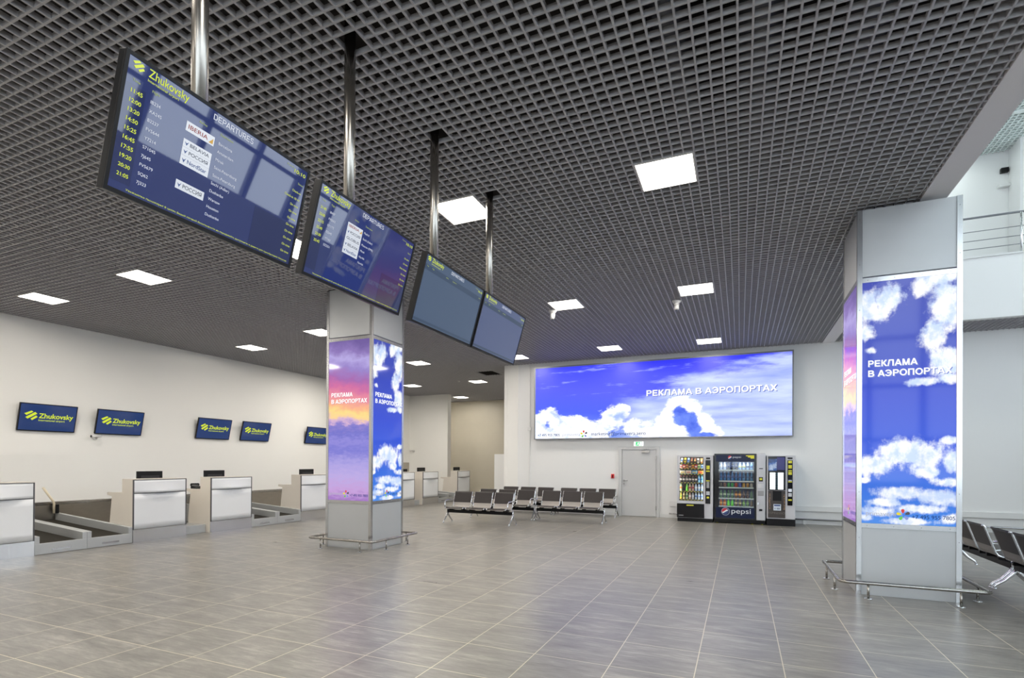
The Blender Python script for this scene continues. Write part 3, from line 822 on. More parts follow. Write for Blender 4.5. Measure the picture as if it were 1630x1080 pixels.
# ------------------------------------------------------------------ televisions on the left wall
tv = thing('wall_television', '', 'television', (LX, 6.81, 2.52), 0, 'televisions on the left wall')
_o, _u = Vector((0.05, -0.545, -0.30)), Vector((0.15, 0, 0.605))
_U2 = _u.normalized(); _R2 = Vector((0, 1, 0)); _N2 = _R2.cross(_U2)
if _N2.x < 0: _N2 = -_N2
MB().slab(_o - _N2 * 0.04, _R2 * 1.09, _u, _N2 * 0.04).build('housing', MT['black'], tv, 0.004)
b = MB(); _h = _u.length
b.slab(_o, _R2 * 1.09, _U2 * 0.02, _N2 * 0.005); b.slab(_o + _U2 * (_h - 0.016), _R2 * 1.09, _U2 * 0.016, _N2 * 0.005)
b.slab(_o + _U2 * 0.02, _R2 * 0.016, _U2 * (_h - 0.036), _N2 * 0.005); b.slab(_o + _U2 * 0.02 + _R2 * 1.074, _R2 * 0.016, _U2 * (_h - 0.036), _N2 * 0.005)
b.build('bezel', MT['black'], tv)
dsp = MB().slab(_o + _R2 * 0.016 + _U2 * 0.02, _R2 * 1.058, _U2 * (_h - 0.036), _N2 * 0.002).build('display', MT['navy_tv'], tv)
MB().box(0.002, 0.08, -0.15, 0.15, -0.12, 0.12).build('mount', MT['black'], tv)
b = MB(); PT = lambda u, v: _o + _R2 * (1.09 * u) + _U2 * (_h * v) + _N2 * 0.003
logo(b, PT(0.085, 0.415), _R2, _U2, 0.20)
b.build('emblem', MT['yel'], dsp)
b = MB(); b.text('Zhukovsky', PT(0.335, 0.485), _R2, _U2, width=0.60 * 1.09, height=0.105, bold=0.022)
b.text('International airport', PT(0.335, 0.375), _R2, _U2, width=0.46 * 1.09, height=0.042, bold=0.008)
b.build('lettering', MT['yel'], dsp)
TL = ['leftmost wall television, alone above the cut off desk', 'wall television with the small white camera under its corner', 'wall television above the third desk, left one of the middle pair',
      'wall television right of the middle pair, above the second conveyors', 'wall television half hidden by the sunset column']
for i, yc in enumerate((6.81, 8.33, 10.94, 12.43, 15.13)):
    if i == 0: tv['label'] = TL[0]; tv.location.y = yc
    else: dup(tv, (LX, yc, 2.52), TL[i])

# ------------------------------------------------------------------ check-in desks, conveyors
DX = -10.6
dk = thing('check_in_desk', '', 'check-in desk', (DX, 0, 0), 0, 'white check-in desks along the left wall')
DW = 1.05
prof = [(-0.02, 0), (-0.02, 1.2), (-0.34, 1.2), (-0.34, 0.945), (-0.81, 0.945), (-0.81, 0.895), (-0.66, 0.87), (-0.73, 0.3), (-0.73, 0)]
for y0 in (-DW / 2, DW / 2 - 0.025):
    MB().poly([(x, y0, z) for x, z in prof], (0, 0.025, 0)).build('side_panel', MT['desk_cream'], dk)
MB().box(-0.34, 0.0, -DW / 2, DW / 2, 1.2, 1.212).build('counter_top', MT['desk_cream'], dk)
MB().box(-0.81, -0.341, -DW / 2 + 0.025, DW / 2 - 0.025, 0.905, 0.935).build('worktop', MT['desk_cream'], dk)
MB().box(-0.34, -0.32, -DW / 2 + 0.025, DW / 2 - 0.025, 0.12, 1.2).build('back_panel', MT['desk_cream'], dk)
# bulging white front: the upper panel swells out toward its lower edge, the lower one dishes in under it
def front(z0, z1, bul0, bul1):
    m = MB(); n = 14; A = []
    y0, y1 = -DW / 2 + 0.02, DW / 2 - 0.02
    for j in range(7):
        k = j / 6; z = z0 + (z1 - z0) * k; row = []
        for i in range(n + 1):
            s_ = i / n; bell = math.sin(math.pi * s_) ** 2
            row.append(m.v((0.0 + (bul0 * (1 - k) ** 1.6 + bul1 * k ** 1.6) * bell, y0 + (y1 - y0) * s_, z)))
        A.append(row)
    for j in range(6):
        for i in range(n):
            f = m.bm.faces.new((A[j][i], A[j][i + 1], A[j + 1][i + 1], A[j + 1][i])); f.smooth = True
    B_ = [[m.v((-0.018, v.co.y, v.co.z)) for v in row] for row in (A[0], A[-1])]
    for i in range(n):
        m.bm.faces.new((B_[0][i], B_[0][i + 1], A[0][i + 1], A[0][i])); m.bm.faces.new((A[-1][i], A[-1][i + 1], B_[1][i + 1], B_[1][i]))
    return m


front(0.945, 1.19, 0.05, 0.0).build('upper_front', MT['desk_white'], dk)
front(0.25, 0.930, 0.0, -0.014).build('lower_front', MT['desk_white'], dk)
MB().box(-0.02, 0.0, -DW / 2, DW / 2, 0.0, 0.242).build('kick_plate', MT['kick'], dk)
b = MB(); b.box(-0.018, 0.004, -DW / 2, -DW / 2 + 0.018, 0.242, 1.2); b.box(-0.018, 0.004, DW / 2 - 0.018, DW / 2, 0.242, 1.2); b.box(-0.018, 0.004, -DW / 2 + 0.018, DW / 2 - 0.018, 1.19, 1.2)
b.box(-0.018, -0.006, -DW / 2 + 0.018, DW / 2 - 0.018, 0.930, 0.945)
b.build('edge_strip', MT['seam'], dk)
DC = [4.285, 6.86, 8.465, 11.035, 15.255, 16.85, 19.42]
DLab = ['white check-in desk cut off by the left edge of the photo', 'white check-in desk right of the big double conveyor, steel kick plate', 'white check-in desk with the black telephone on its side ledge', 'white check-in desk partly hidden by the sunset column',
        'white check-in desk edge showing just right of the sunset column', 'white check-in desk in the recess, left of its last conveyor', 'farthest check-in desk, behind the dark benches']
for i, yc in enumerate(DC):
    if i == 0: dk['label'] = DLab[0]; dk.location.y = yc
    else: dup(dk, (DX, yc, 0), DLab[i])

# monitors standing on the desk worktops
mo = thing('desk_monitor', '', 'monitor', (-10.99, 6.88, 0.945), 0, 'black monitors behind the check-in desks')
MB().box(-0.02, 0.02, -0.25, 0.25, 0.08, 0.41).build('screen_housing', MT['black'], mo, 0.006)
MB().box(0.02, 0.028, -0.18, 0.18, 0.12, 0.32).build('rear_cover', MT['charcoal'], mo, 0.003)
MB().box(-0.045, -0.022, -0.04, 0.04, 0.0, 0.2).build('stand', MT['black'], mo)
MB().box(-0.12, 0.04, -0.12, 0.12, 0.0, 0.012).build('base', MT['black'], mo)
ML = ['black monitor behind the desk right of the big double conveyor', 'black monitor behind the desk with the telephone', 'black monitor behind the desk next to the sunset column', 'black monitor behind the recess desk left of the last conveyor', 'small black monitor behind the farthest desk']
for i, yc in enumerate((6.88, 8.31, 11.09, 16.79, 19.48)):
    if i == 0: mo['label'] = ML[0]; mo.location.y = yc
    else: dup(mo, (-10.99, yc, 0.945), ML[i])

ph = thing('desk_telephone', 'black telephone on the side ledge of a check-in desk', 'telephone', (-11.2, 8.05, 0.945))
MB().poly([(-0.09, -0.09, 0), (0.09, -0.09, 0), (0.09, -0.09, 0.03), (-0.09, -0.09, 0.075)], (0, 0.18, 0)).build('body', MT['black'], ph, 0.006)
MB().tube([(-0.06, -0.1, 0.075), (-0.07, -0.09, 0.1), (-0.07, 0.08, 0.1), (-0.06, 0.09, 0.075)], 0.02, 8).build('handset', MT['black'], ph)
kt = thing('desk_kiosk', 'grey boxed kiosk with dark screen behind the half hidden desk', 'kiosk', (-11.2, 16.0, 0.945))
MB().box(-0.1, 0.05, -0.25, 0.25, 0, 0.6).build('cabinet', mat('taupe_kiosk', (0.30, 0.27, 0.22, 1), 0.5), kt, 0.004)
MB().box(0.05, 0.056, -0.21, 0.12, 0.04, 0.36).build('display', MT['black_gloss'], kt)

# twin baggage conveyors in the gaps between desks
def conveyor(y0, label, first=None):
    if first is not None: return dup(first, (DX, y0, 0), label)
    t = thing('baggage_conveyor', label, 'conveyor', (DX, y0, 0), 0, 'low baggage conveyors between the desks')
    w_ = 0.757; L = 2.42; rise = 0.17
    zt = lambda x: 0.305 + rise * (-x) / L
    b = MB(); b.box(-0.06, 0, 0.0, w_, 0.004, 0.183); b.build('front_plate', MT['belt_frame'], t, 0.004)
    for a in (0.0, w_ - 0.07):
        b = MB(); b.poly([(0, a, 0.184), (0, a, zt(0)), (-L, a, zt(-L)), (-L, a, 0.03), (-0.061, a, 0.03), (-0.061, a, 0.184)], (0, 0.07, 0))
        b.build('side_rail', MT['belt_frame'], t, 0.004)
    b = MB(); n = 14
    b.poly([(-0.065, 0.075, 0.165), (-L, 0.075, 0.165 + rise), (-L, 0.075, 0.06), (-0.065, 0.075, 0.06)], (0, w_ - 0.15, 0))
    b.build('belt', MT['belt'], t)
    b = MB(); b.box(0.0, 0.004, 0.24, 0.52, 0.055, 0.085); b.build('name_plate', MT['alu'], t)
    return t


cv = conveyor(4.812, 'nearest conveyor lane, beside the cut off desk')
conveyor(5.571, 'second conveyor lane from the left, beside a desk with monitor', cv)
conveyor(8.992, 'conveyor lane right after the desk with the telephone', cv)
conveyor(9.75, 'conveyor lane left of the desk hidden by the sunset column', cv)
conveyor(17.376, 'conveyor lane in the recess, beside the white desk', cv)
conveyor(18.135, 'last conveyor lane, before the farthest desk', cv)
sp = MB((-10.75, 0, 0))
for i, (a, b_, lb) in enumerate(((7.387, 7.938, 'low grey step in the gap left of the telephone desk'), (15.782, 16.323, 'low grey step in the gap between the two recess desks'))):
    m = MB((-11.1, (a + b_) / 2, 0)); m.box(-11.6, -10.75, a + 0.004, b_ - 0.004, 0.0, 0.18)
    tag(m.build('floor_step', MT['belt_frame'], None, 0.006), lb, 'step', 'steps between desks')
# collecting conveyor running along the wall
cc = thing('collecting_conveyor', 'long steel collecting conveyor along the left wall behind the desks', 'conveyor', (-13.6, 12, 0))
b = MB((-13.6, 12, 0)); b.poly([(-13.1, 3.2, 0), (-13.04, 3.2, 0.64), (-13.16, 3.2, 0.64), (-13.2, 3.2, 0)], (0, 17.2, 0)); b.build('side_wall', MT['bronze'], cc)
b = MB((-13.6, 12, 0)); b.box(-13.18, -13.03, 3.2, 20.4, 0.642, 0.705); b.build('top_rail', MT['steel'], cc, 0.006)
b = MB((-13.6, 12, 0)); b.box(-14.3, -13.22, 3.2, 20.4, 0.0, 0.34); b.build('belt_bed', MT['belt'], cc)
am = thing('barrier_arm', 'raised pale barrier arm at the end of a conveyor rail', 'barrier arm', (-12.95, 6.2, 0.47))
MB().tube([(0, 0, 0), (0, 0, 0.21), (0, -0.015, 0.25), (0, -0.19, 0.54)], 0.022, 10).build('arm', mat('cream_arm_paint', (0.62, 0.54, 0.40, 1), 0.4), am)
MB().box(-0.03, 0.03, 0.025, 0.075, 0.0, 0.18).build('pivot', MT['black'], am)


# ------------------------------------------------------------------ columns with light boxes, and their bumper rails
def flower(mb_dict, P_, u, v, s):
    """five petals around a centre"""
    for k, key in enumerate(('p_red', 'p_dark', 'p_blue', 'p_green', 'p_yellow')):
        a = math.radians(95 - 72 * k); ca, sa = math.cos(a), math.sin(a); pts = []
        for i in range(14):
            q = 2 * math.pi * i / 14; lx = 0.62 + 0.36 * math.cos(q); ly = 0.2 * math.sin(q) * (1.15 + 0.5 * math.cos(q))
            pts.append(P_(u + s * (lx * ca - ly * sa), v + s * (lx * sa + ly * ca)))
        mb_dict[key].flat(pts)


def column(x0, x1, y0, y1, ztop, faces, label):
    cx, cy = (x0 + x1) / 2, (y0 + y1) / 2
    t = thing('advertising_column', label, 'advertising column', (cx, cy, 0), 0, 'square columns with backlit advertising', 'thing')
    org = Vector((cx, cy, 0)); hw, hd = (x1 - x0) / 2, (y1 - y0) / 2
    e = 0.012
    MB().box(-hw + e, hw - e, -hd + e, hd - e, 0.002, 0.815).build('lower_cladding', MT['clad'], t)
    MB().box(-hw + e, hw - e, -hd + e, hd - e, 3.85, ztop).build('upper_cladding', MT['clad'], t)
    MB().box(-hw + 0.06, hw - 0.06, -hd + 0.06, hd - 0.06, 0.815, 3.85).build('core', MT['clad'], t)
    aw = 0.052
    for sx in (-1, 1):
        for sy in (-1, 1):
            b = MB(); X, Y = sx * hw, sy * hd
            b.box(X, X - sx * aw, Y, Y - sy * e, 0.002, ztop); b.box(X, X - sx * e, Y - sy * e, Y - sy * aw, 0.002, ztop)
            ct = b.build('corner_trim', MT['alu'], t)
            b = MB()
            for k in range(9):
                zz = 0.14 + k * (ztop - 0.25) / 8
                b.lathe((X - sx * 0.026, Y + sy * 0.0005, zz), [(0.006, -0.002), (0.005, 0.0025)] if sy > 0 else [(0.005, -0.0025), (0.006, 0.002)], 8, 'y')
                b.lathe((X + sx * 0.0005, Y - sy * 0.026, zz), [(0.006, -0.002), (0.005, 0.0025)] if sx > 0 else [(0.005, -0.0025), (0.006, 0.002)], 8, 'x')
            b.build('screw', MT['screw'], ct)
    for face, art in faces:
        if face == '-y': o, r, n, wd = Vector((-hw, -hd, 0)), Vector((1, 0, 0)), Vector((0, -1, 0)), 2 * hw
        if face == '+y': o, r, n, wd = Vector((hw, hd, 0)), Vector((-1, 0, 0)), Vector((0, 1, 0)), 2 * hw
        if face == '-x': o, r, n, wd = Vector((-hw, hd, 0)), Vector((0, -1, 0)), Vector((-1, 0, 0)), 2 * hd
        if face == '+x': o, r, n, wd = Vector((hw, -hd, 0)), Vector((0, 1, 0)), Vector((1, 0, 0)), 2 * hd
        U_ = Vector((0, 0, 1)); i0 = aw + 0.002
        for z0 in (0.812, 3.775):
            b = MB(); b.slab(o + r * i0 + U_ * z0 - n * 0.012, r * (wd - 2 * i0), U_ * 0.055, n * 0.010)
            tr = b.build('cross_trim', MT['alu'], t)
            b = MB()
            for k in range(4):
                c = o + r * (i0 + (wd - 2 * i0) * (0.06 + 0.88 * k / 3)) + U_ * (z0 + 0.027)
                b.slab(c - r * 0.005 - U_ * 0.005 - n * 0.003, r * 0.01, U_ * 0.01, n * 0.0025)
            b.build('screw', MT['screw'], tr)
        za, zb = 0.868, 3.774
        b = MB(); oo = o + r * i0 + U_ * za - n * 0.008; wr = wd - 2 * i0
        b.quad(oo, r * wr, U_ * (zb - za))
        lb = b.build('light_box', MT['cloudp'] if art == 'sky' else MT['sunsetp'], t, label='backlit blue sky and cloud print' if art == 'sky' else 'backlit purple sunset over sea print')
        P_ = lambda u, v: oo + r * u + U_ * v + n * 0.003
        tx = MB()
        for q in (0.004, 0.009):  # drop shadow printed as dim copies, shifted right and down
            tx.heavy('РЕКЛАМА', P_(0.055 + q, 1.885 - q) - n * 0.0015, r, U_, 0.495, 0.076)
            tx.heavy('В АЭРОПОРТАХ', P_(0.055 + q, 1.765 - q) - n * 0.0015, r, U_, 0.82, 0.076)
        tx.build('lettering_drop_shadow', MT['adshade'] if art == 'sky' else MT['adshade_rose'], lb, label='dim printed drop shadow behind the lettering')
        tx = MB()
        tx.heavy('РЕКЛАМА', P_(0.055, 1.885), r, U_, 0.495, 0.076)
        tx.heavy('В АЭРОПОРТАХ', P_(0.055, 1.765), r, U_, 0.82, 0.076)
        tx.build('lettering', MT['adw'], lb)
        gr = MB(); gr.text('primavera', P_(0.045, 0.095), r, U_, width=0.30, height=0.052); gr.build('lettering', MT['adgrey'], lb, label='pale grey lettering')
        nv = MB(); nv.text('+7 495 955 7805', P_(0.50, 0.075), r, U_, width=0.405, height=0.042, bold=0.012); nv.build('lettering', MT['adnavy'], lb, label='navy telephone number')
        D = {k: MB() for k in ('p_red', 'p_dark', 'p_blue', 'p_green', 'p_yellow')}
        flower(D, P_, 0.415, 0.115, 0.07)
        for k, m_ in D.items(): m_.build('petal', MT[k], lb)
    return t


column(-7.03, -6.0, 7.57, 8.54, CZ - 0.0, [('-y', 'sunset'), ('+x', 'sky'), ('+y', 'sunset'), ('-x', 'sky')], 'left column with purple sunset print facing forward')
column(1.30, 2.32, 7.53, 8.52, 4.66, [('-y', 'sky'), ('-x', 'sunset'), ('+y', 'sky'), ('+x', 'sunset')], 'right column with large blue sky print facing forward')


def bumper(cx, cy, hx, hy, label):
    t = thing('bumper_rail', label, 'guard rail', (cx, cy, 0), 0, 'steel rails round the columns')
    z = 0.185; rr = 0.07; pts = []
    for sx, sy, a0 in ((1, 1, 0), (-1, 1, 90), (-1, -1, 180), (1, -1, 270)):
        for k in range(5):
            a = math.radians(a0 + 90 * k / 4)
            pts.append((sx * (hx - rr) + rr * math.cos(a), sy * (hy - rr) + rr * math.sin(a), z))
    MB().tube(pts, 0.022, 12, closed=True).build('rail', MT['steel'], t)
    for px, py in ((-hx * 0.6, -hy), (hx * 0.62, -hy), (-hx * 0.6, hy), (hx * 0.62, hy), (-hx, -hy * 0.45), (-hx, hy * 0.5), (hx, -hy * 0.45), (hx, hy * 0.5)):
        p = MB().tube([(px, py, 0.012), (px, py, z - 0.018)], 0.014, 10).build('post', MT['steel'], t)
        MB().lathe((px, py, 0.0), [(0.042, 0.0), (0.042, 0.008), (0.03, 0.012)], 16).build('foot_plate', MT['chrome'], p)


bumper(-6.515, 8.055, 0.515 + 0.21, 0.485 + 0.21, 'steel bumper rail round the left sunset column')
bumper(1.81, 8.025, 0.51 + 0.20, 0.495 + 0.21, 'steel bumper rail round the right sky column')

# ------------------------------------------------------------------ long sign on the end wall
sg = thing('wall_sign', 'long backlit blue sky sign high on the end wall', 'advertising sign', (-2.36, WY, 2.30))
org = (-2.36, WY, 2.30)
MB(org).box(-6.0, 1.285, WY - 0.16, WY - 0.002, 2.30, 4.575).build('box', MT['frame'], sg, 0.004)
b = MB(org)
for q in ((-6.0, 1.285, 2.30, 2.325), (-6.0, 1.285, 4.535, 4.575), (-6.0, -5.95, 2.325, 4.535), (1.25, 1.285, 2.325, 4.535)):
    b.box(q[0], q[1], WY - 0.168, WY - 0.16, q[2], q[3])
b.build('frame', MT['frame'], sg)
b = MB(org); b.quad((-5.95, WY - 0.1615, 2.325), (7.20, 0, 0), (0, 0, 2.21))
pn = b.build('light_box', MT['panop'], sg)
Ps = lambda x, z: (x, WY - 0.163, z)
b = MB(org)  # painted drop shadow under the headline, as dim shifted copies
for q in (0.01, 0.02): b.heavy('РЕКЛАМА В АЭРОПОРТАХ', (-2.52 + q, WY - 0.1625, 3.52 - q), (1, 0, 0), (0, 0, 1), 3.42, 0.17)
b.build('lettering_drop_shadow', MT['adshade'], pn, label='dim printed drop shadow behind the lettering')
b = MB(org); b.heavy('РЕКЛАМА В АЭРОПОРТАХ', Ps(-2.52, 3.52), (1, 0, 0), (0, 0, 1), 3.42, 0.17); b.build('lettering', MT['adw'], pn, label='white lettering')
b = MB(org); b.text('+7 495 955 7805', Ps(-5.87, 2.395), (1, 0, 0), (0, 0, 1), width=0.73, height=0.075, bold=0.012)
b.text('marketing@primavera.aero', Ps(-4.14, 2.40), (1, 0, 0), (0, 0, 1), width=1.62, height=0.095, bold=0.008); b.build('lettering', MT['adnavy'], pn, label='navy contact lettering')
b = MB(org); b.text('primavera', Ps(-5.05, 2.40), (1, 0, 0), (0, 0, 1), width=0.56, height=0.085); b.build('lettering', MT['adgrey'], pn, label='pale grey lettering')
D = {k: MB(org) for k in ('p_red', 'p_dark', 'p_blue', 'p_green', 'p_yellow')}
flower(D, lambda u, v: Ps(u, v), -4.37, 2.45, 0.115)
for k, m_ in D.items(): m_.build('petal', MT[k], pn)

# ------------------------------------------------------------------ end wall: door, exit sign, call point, conduit, wall guards, skirting
dr = struct(MB((-2.73, WY, 0)).box(-3.33, -3.235, WY - 0.05, WY, 0, 2.06).box(-2.225, -2.14, WY - 0.05, WY, 0, 2.06).box(-3.235, -2.225, WY - 0.05, WY, 1.975, 2.06), 'door_1', MT['door'])
dr['label'] = 'grey metal door with frame in the end wall'
MB((-2.73, WY, 0)).box(-3.225, -2.235, WY - 0.035, WY - 0.002, 0.01, 1.965).build('door_leaf', MT['door'], dr, 0.003)
MB((-2.73, WY, 0)).box(-2.66, -2.42, WY - 0.09, WY - 0.036, 1.88, 1.94).tube([(-2.64, WY - 0.07, 1.95), (-2.45, WY - 0.07, 1.99)], 0.008, 6).build('door_closer', MT['alu'], dr)
MB((-2.73, WY, 0)).tube([(-3.17, WY - 0.036, 1.05), (-3.17, WY - 0.09, 1.05), (-3.05, WY - 0.09, 1.05)], 0.011, 8).lathe((-3.17, WY - 0.04, 1.05), [(0.03, -0.005), (0.03, 0.004)], 14, 'y').build('handle', MT['screw'], dr)
MB((-2.73, WY, 0)).lathe((-3.17, WY - 0.04, 0.955), [(0.024, -0.006), (0.024, 0.004)], 14, 'y').build('lock', MT['screw'], dr)
b = MB((-2.73, WY, 0)); b.box(-2.24, -2.22, WY - 0.06, WY - 0.05, 1.66, 1.78); b.box(-2.24, -2.22, WY - 0.06, WY - 0.05, 0.2, 0.32); b.build('hinge', MT['alu'], dr)

ex = thing('exit_sign', 'small green and white lit exit sign above the grey door', 'exit sign', (-2.74, WY, 2.07))
MB((0, 0, 0)).box(-0.145, 0.145, -0.05, -0.002, 0.0, 0.135).build('box', MT['white_plastic'], ex, 0.004)
pe = MB().flat([(-0.14, -0.051, 0.006), (0.14, -0.051, 0.006), (0.14, -0.051, 0.13), (-0.14, -0.051, 0.13)]).build('panel', MT['exit_white'], ex)
b = MB(); b.flat([(-0.085, -0.052, 0.012), (0.085, -0.052, 0.012), (0.085, -0.052, 0.124), (-0.085, -0.052, 0.124)]); b.build('green_field', MT['exit_green'], pe)
b = MB()   # running figure and doorway
Q = lambda pts: b.flat([(x, -0.053, z) for x, z in pts])
Q([(0.03, 0.02), (0.07, 0.02), (0.07, 0.115), (0.03, 0.115)])
Q([(-0.01 + 0.011 * math.cos(k * 0.6283), 0.104 + 0.011 * math.sin(k * 0.6283)) for k in range(10)])
Q([(-0.03, 0.06), (-0.008, 0.052), (0.008, 0.088), (-0.012, 0.094)])
Q([(-0.03, 0.062), (-0.06, 0.03), (-0.05, 0.024), (-0.016, 0.055)])
Q([(-0.016, 0.058), (0.012, 0.042), (0.0, 0.018), (0.012, 0.016), (0.026, 0.045), (-0.006, 0.066)])
Q([(-0.008, 0.09), (-0.045, 0.08), (-0.045, 0.074), (-0.01, 0.08)])
b.build('pictogram', MT['exit_white'], pe)

cp = thing('fire_call_point', 'small red fire call point on the end wall left of the door', 'alarm button', (-3.51, WY, 1.11))
MB().box(-0.045, 0.045, -0.04, -0.002, 0, 0.13).build('box', MT['red'], cp, 0.005)
MB().box(-0.015, 0.015, -0.043, -0.0405, 0.02, 0.11).build('button', MT['black'], cp)
cd = thing('wall_conduit', 'thin white vertical pipe on the wall left of the long sign', 'conduit', (-6.2, WY, 0))
MB().box(-0.025, 0.025, -0.04, -0.002, 0.0, 4.7).build('pipe', MT['trim'], cd, 0.006)
MB().box(-0.06, 0.07, -0.07, -0.041, 2.6, 2.7).build('bracket', MT['trim'], cd, 0.006)


def guard(x0, x1, label, posts):
    t = thing('wall_guard_rail', label, 'guard rail', ((x0 + x1) / 2, WY, 0), 0, 'guard rails on the end wall')
    o = ((x0 + x1) / 2, WY, 0)
    MB(o).box(x0, x1, WY - 0.06, WY - 0.002, 0.335, 0.475).build('upper_board', MT['trim'], t, 0.006)
    MB(o).tube([(x0, WY - 0.1, 0.13), (x1, WY - 0.1, 0.13)], 0.022, 10).build('lower_pipe', MT['alu'], t)
    for p in posts:
        MB(o).box(p - 0.03, p + 0.03, WY - 0.12, WY - 0.06, 0.0, 0.105).build('post', MT['trim'], t)


guard(1.3, 9.9, 'white guard board with pipe on the wall right of the coffee machine', (1.55, 4.0, 6.5))
guard(-1.86, -1.4, 'short white guard board with pipe left of the snack machine', ())
struct(MB().box(-6.9, -3.34, WY - 0.015, WY, 0, 0.1).box(-2.13, RX, WY - 0.015, WY, 0, 0.1), 'baseboard_end', MT['trim'])
struct(MB().box(-6.99, -6.62, WY - 0.012, WY, 0.0, CZ).box(-7.1, -6.99, WY - 0.02, WY, 0, CZ), 'trim_2', MT['wall'])
pp = MB((-7.75, 17.2, 0)); pp.box(-8.05, -7.15, 17.0, 17.2, 0, 1.86)
tag(pp.build('low_partition', MT['wall_cool'], None, 0.004), 'low white partition by the wall corner behind the benches', 'partition')

# ------------------------------------------------------------------ balcony over the right side
struct(MB().box(2.2, RX, 14.38, 14.55, 4.725, 6.04).box(2.2, RX, 14.55, WY, 5.8, 6.04), 'wall_parapet', MT['wall_cool'])
struct(MB().box(2.2, RX, 14.34, 14.6, 6.04, 6.07), 'trim_3', MT['trim'])
br = thing('balcony_railing', 'steel railing with thin bars along the upper balcony', 'railing', (5.4, 14.45, 6.07))
for z_, r_ in ((0.87, 0.022),): MB().tube([(-3.15, 0, z_), (4.5, 0, z_)], r_, 10).build('handrail', MT['frame'], br)
for z_ in (0.19, 0.37, 0.57): MB().tube([(-3.15, 0, z_), (4.5, 0, z_)], 0.008, 8).build('bar', MT['frame'], br)
for x_ in (-1.9, 0.02, 1.95, 3.9): MB().tube([(x_, -0.03, 0), (x_, -0.03, 0.85)], 0.02, 10).build('post', MT['chrome'], br)
b = MB((5.6, WY, 8.42)); b.box(5.53, 5.67, WY - 0.08, WY - 0.002, 8.36, 8.47)
tag(b.build('wall_speaker', MT['black'], None, 0.005), 'small black box high on the balcony wall', 'speaker')  # dark camera box on the upper wall
b = MB((5.6, WY, 8.05)); b.box(5.48, 5.688, WY - 0.12, WY - 0.002, 8.02, 8.08)
tag(b.build('wall_bracket', MT['trim'], None, 0.004), 'small pale bracket below the black box on the balcony wall', 'bracket')

# ------------------------------------------------------------------ waiting benches
bench = thing('waiting_bench', '', 'bench', (-6.1, 12.0, 0), 0, 'three seat waiting benches')
MB().box(-0.93, 0.93, -0.03, 0.03, 0.255, 0.335).build('beam', MT['black'], bench, 0.006)
seat_prof = [(-0.275, 0.385), (-0.262, 0.408), (-0.235, 0.418), (-0.12, 0.400), (0.0, 0.384), (0.08, 0.384), (0.125, 0.402), (0.150, 0.44), (0.178, 0.52)]
back_prof = [(0.178, 0.52), (0.205, 0.60), (0.243, 0.71), (0.262, 0.765), (0.275, 0.785), (0.295, 0.79)]
for x_ in (-0.59, 0.0, 0.59):
    st = MB().sheet(seat_prof, x_ - 0.245, x_ + 0.245, 0.006).build('seat', MT['perf'], bench)
    bp_ = MB().sheet([(p[0] - 0.003, p[1]) for p in back_prof], x_ - 0.245, x_ + 0.245, 0.022).build('back_pad', MT['dark_metal'], st)
    MB().sheet([(-0.278, 0.378), (-0.264, 0.412), (-0.235, 0.424), (-0.10, 0.404), (0.04, 0.389)], x_ - 0.24, x_ + 0.24, 0.004).build('seat_pad', MT['dark_metal'], st)
    for s_ in (-1, 1):
        full = [(p[0], p[1]) for p in seat_prof + back_prof[1:]]
        MB().tube([(x_ + s_ * 0.256, a, c) for a, c in full], 0.0125, 8).build('side_frame', MT['chrome'], st)
    for q in (-0.18, 0.18): MB().box(x_ + q - 0.02, x_ + q + 0.02, -0.18, 0.1, 0.336, 0.378).build('bracket', MT['black'], st)
for s_ in (-1, 1):
    x_ = s_ * 0.925
    b = MB()
    for q in (-1, 1):
        b.tube([(x_, 0, 0.27), (x_, q * 0.03, 0.215), (x_, q * 0.12, 0.115), (x_, q * 0.205, 0.055), (x_, q * 0.222, 0.03), (x_, q * 0.222, 0.012)], [0.03, 0.026, 0.02, 0.018, 0.017, 0.017], 10)
        b.lathe((x_, q * 0.222, 0), [(0.026, 0), (0.026, 0.01), (0.016, 0.016)], 12)
    b.tube([(x_, 0, 0.2), (x_, 0, 0.38)], 0.024, 12)
    b.build('leg', MT['chrome'], bench)
    xa = s_ * 0.885
    MB().tube([(xa, -0.20, 0.405), (xa, -0.225, 0.45), (xa, -0.20, 0.555), (xa, -0.15, 0.585), (xa, 0.10, 0.59), (xa, 0.19, 0.585)], 0.015, 8).build('armrest', MT['chrome'], bench)
bench['label'] = 'nearest dark bench of three seats, alone in front at left'
dup(bench, (-6.08, 13.45, 0), 'dark bench in the middle row, mostly behind the front bench')
dup(bench, (-4.15, 13.45, 0), 'dark bench in the middle row, fully in view toward the door')
dup(bench, (-6.13, 15.2, 0), 'dark bench in the back row along the wall, left half')
dup(bench, (-4.2, 15.2, 0), 'dark bench in the back row along the wall, beside the door')
dup(bench, (3.2, 9.62, 0), 'dark bench seen from behind, just right of the sky column', math.pi / 2)
dup(bench, (3.2, 7.68, 0), 'dark bench cut off by the right edge of the photo', math.pi / 2)


# ------------------------------------------------------------------ vending machines
VY = 14.95; VD = 0.76


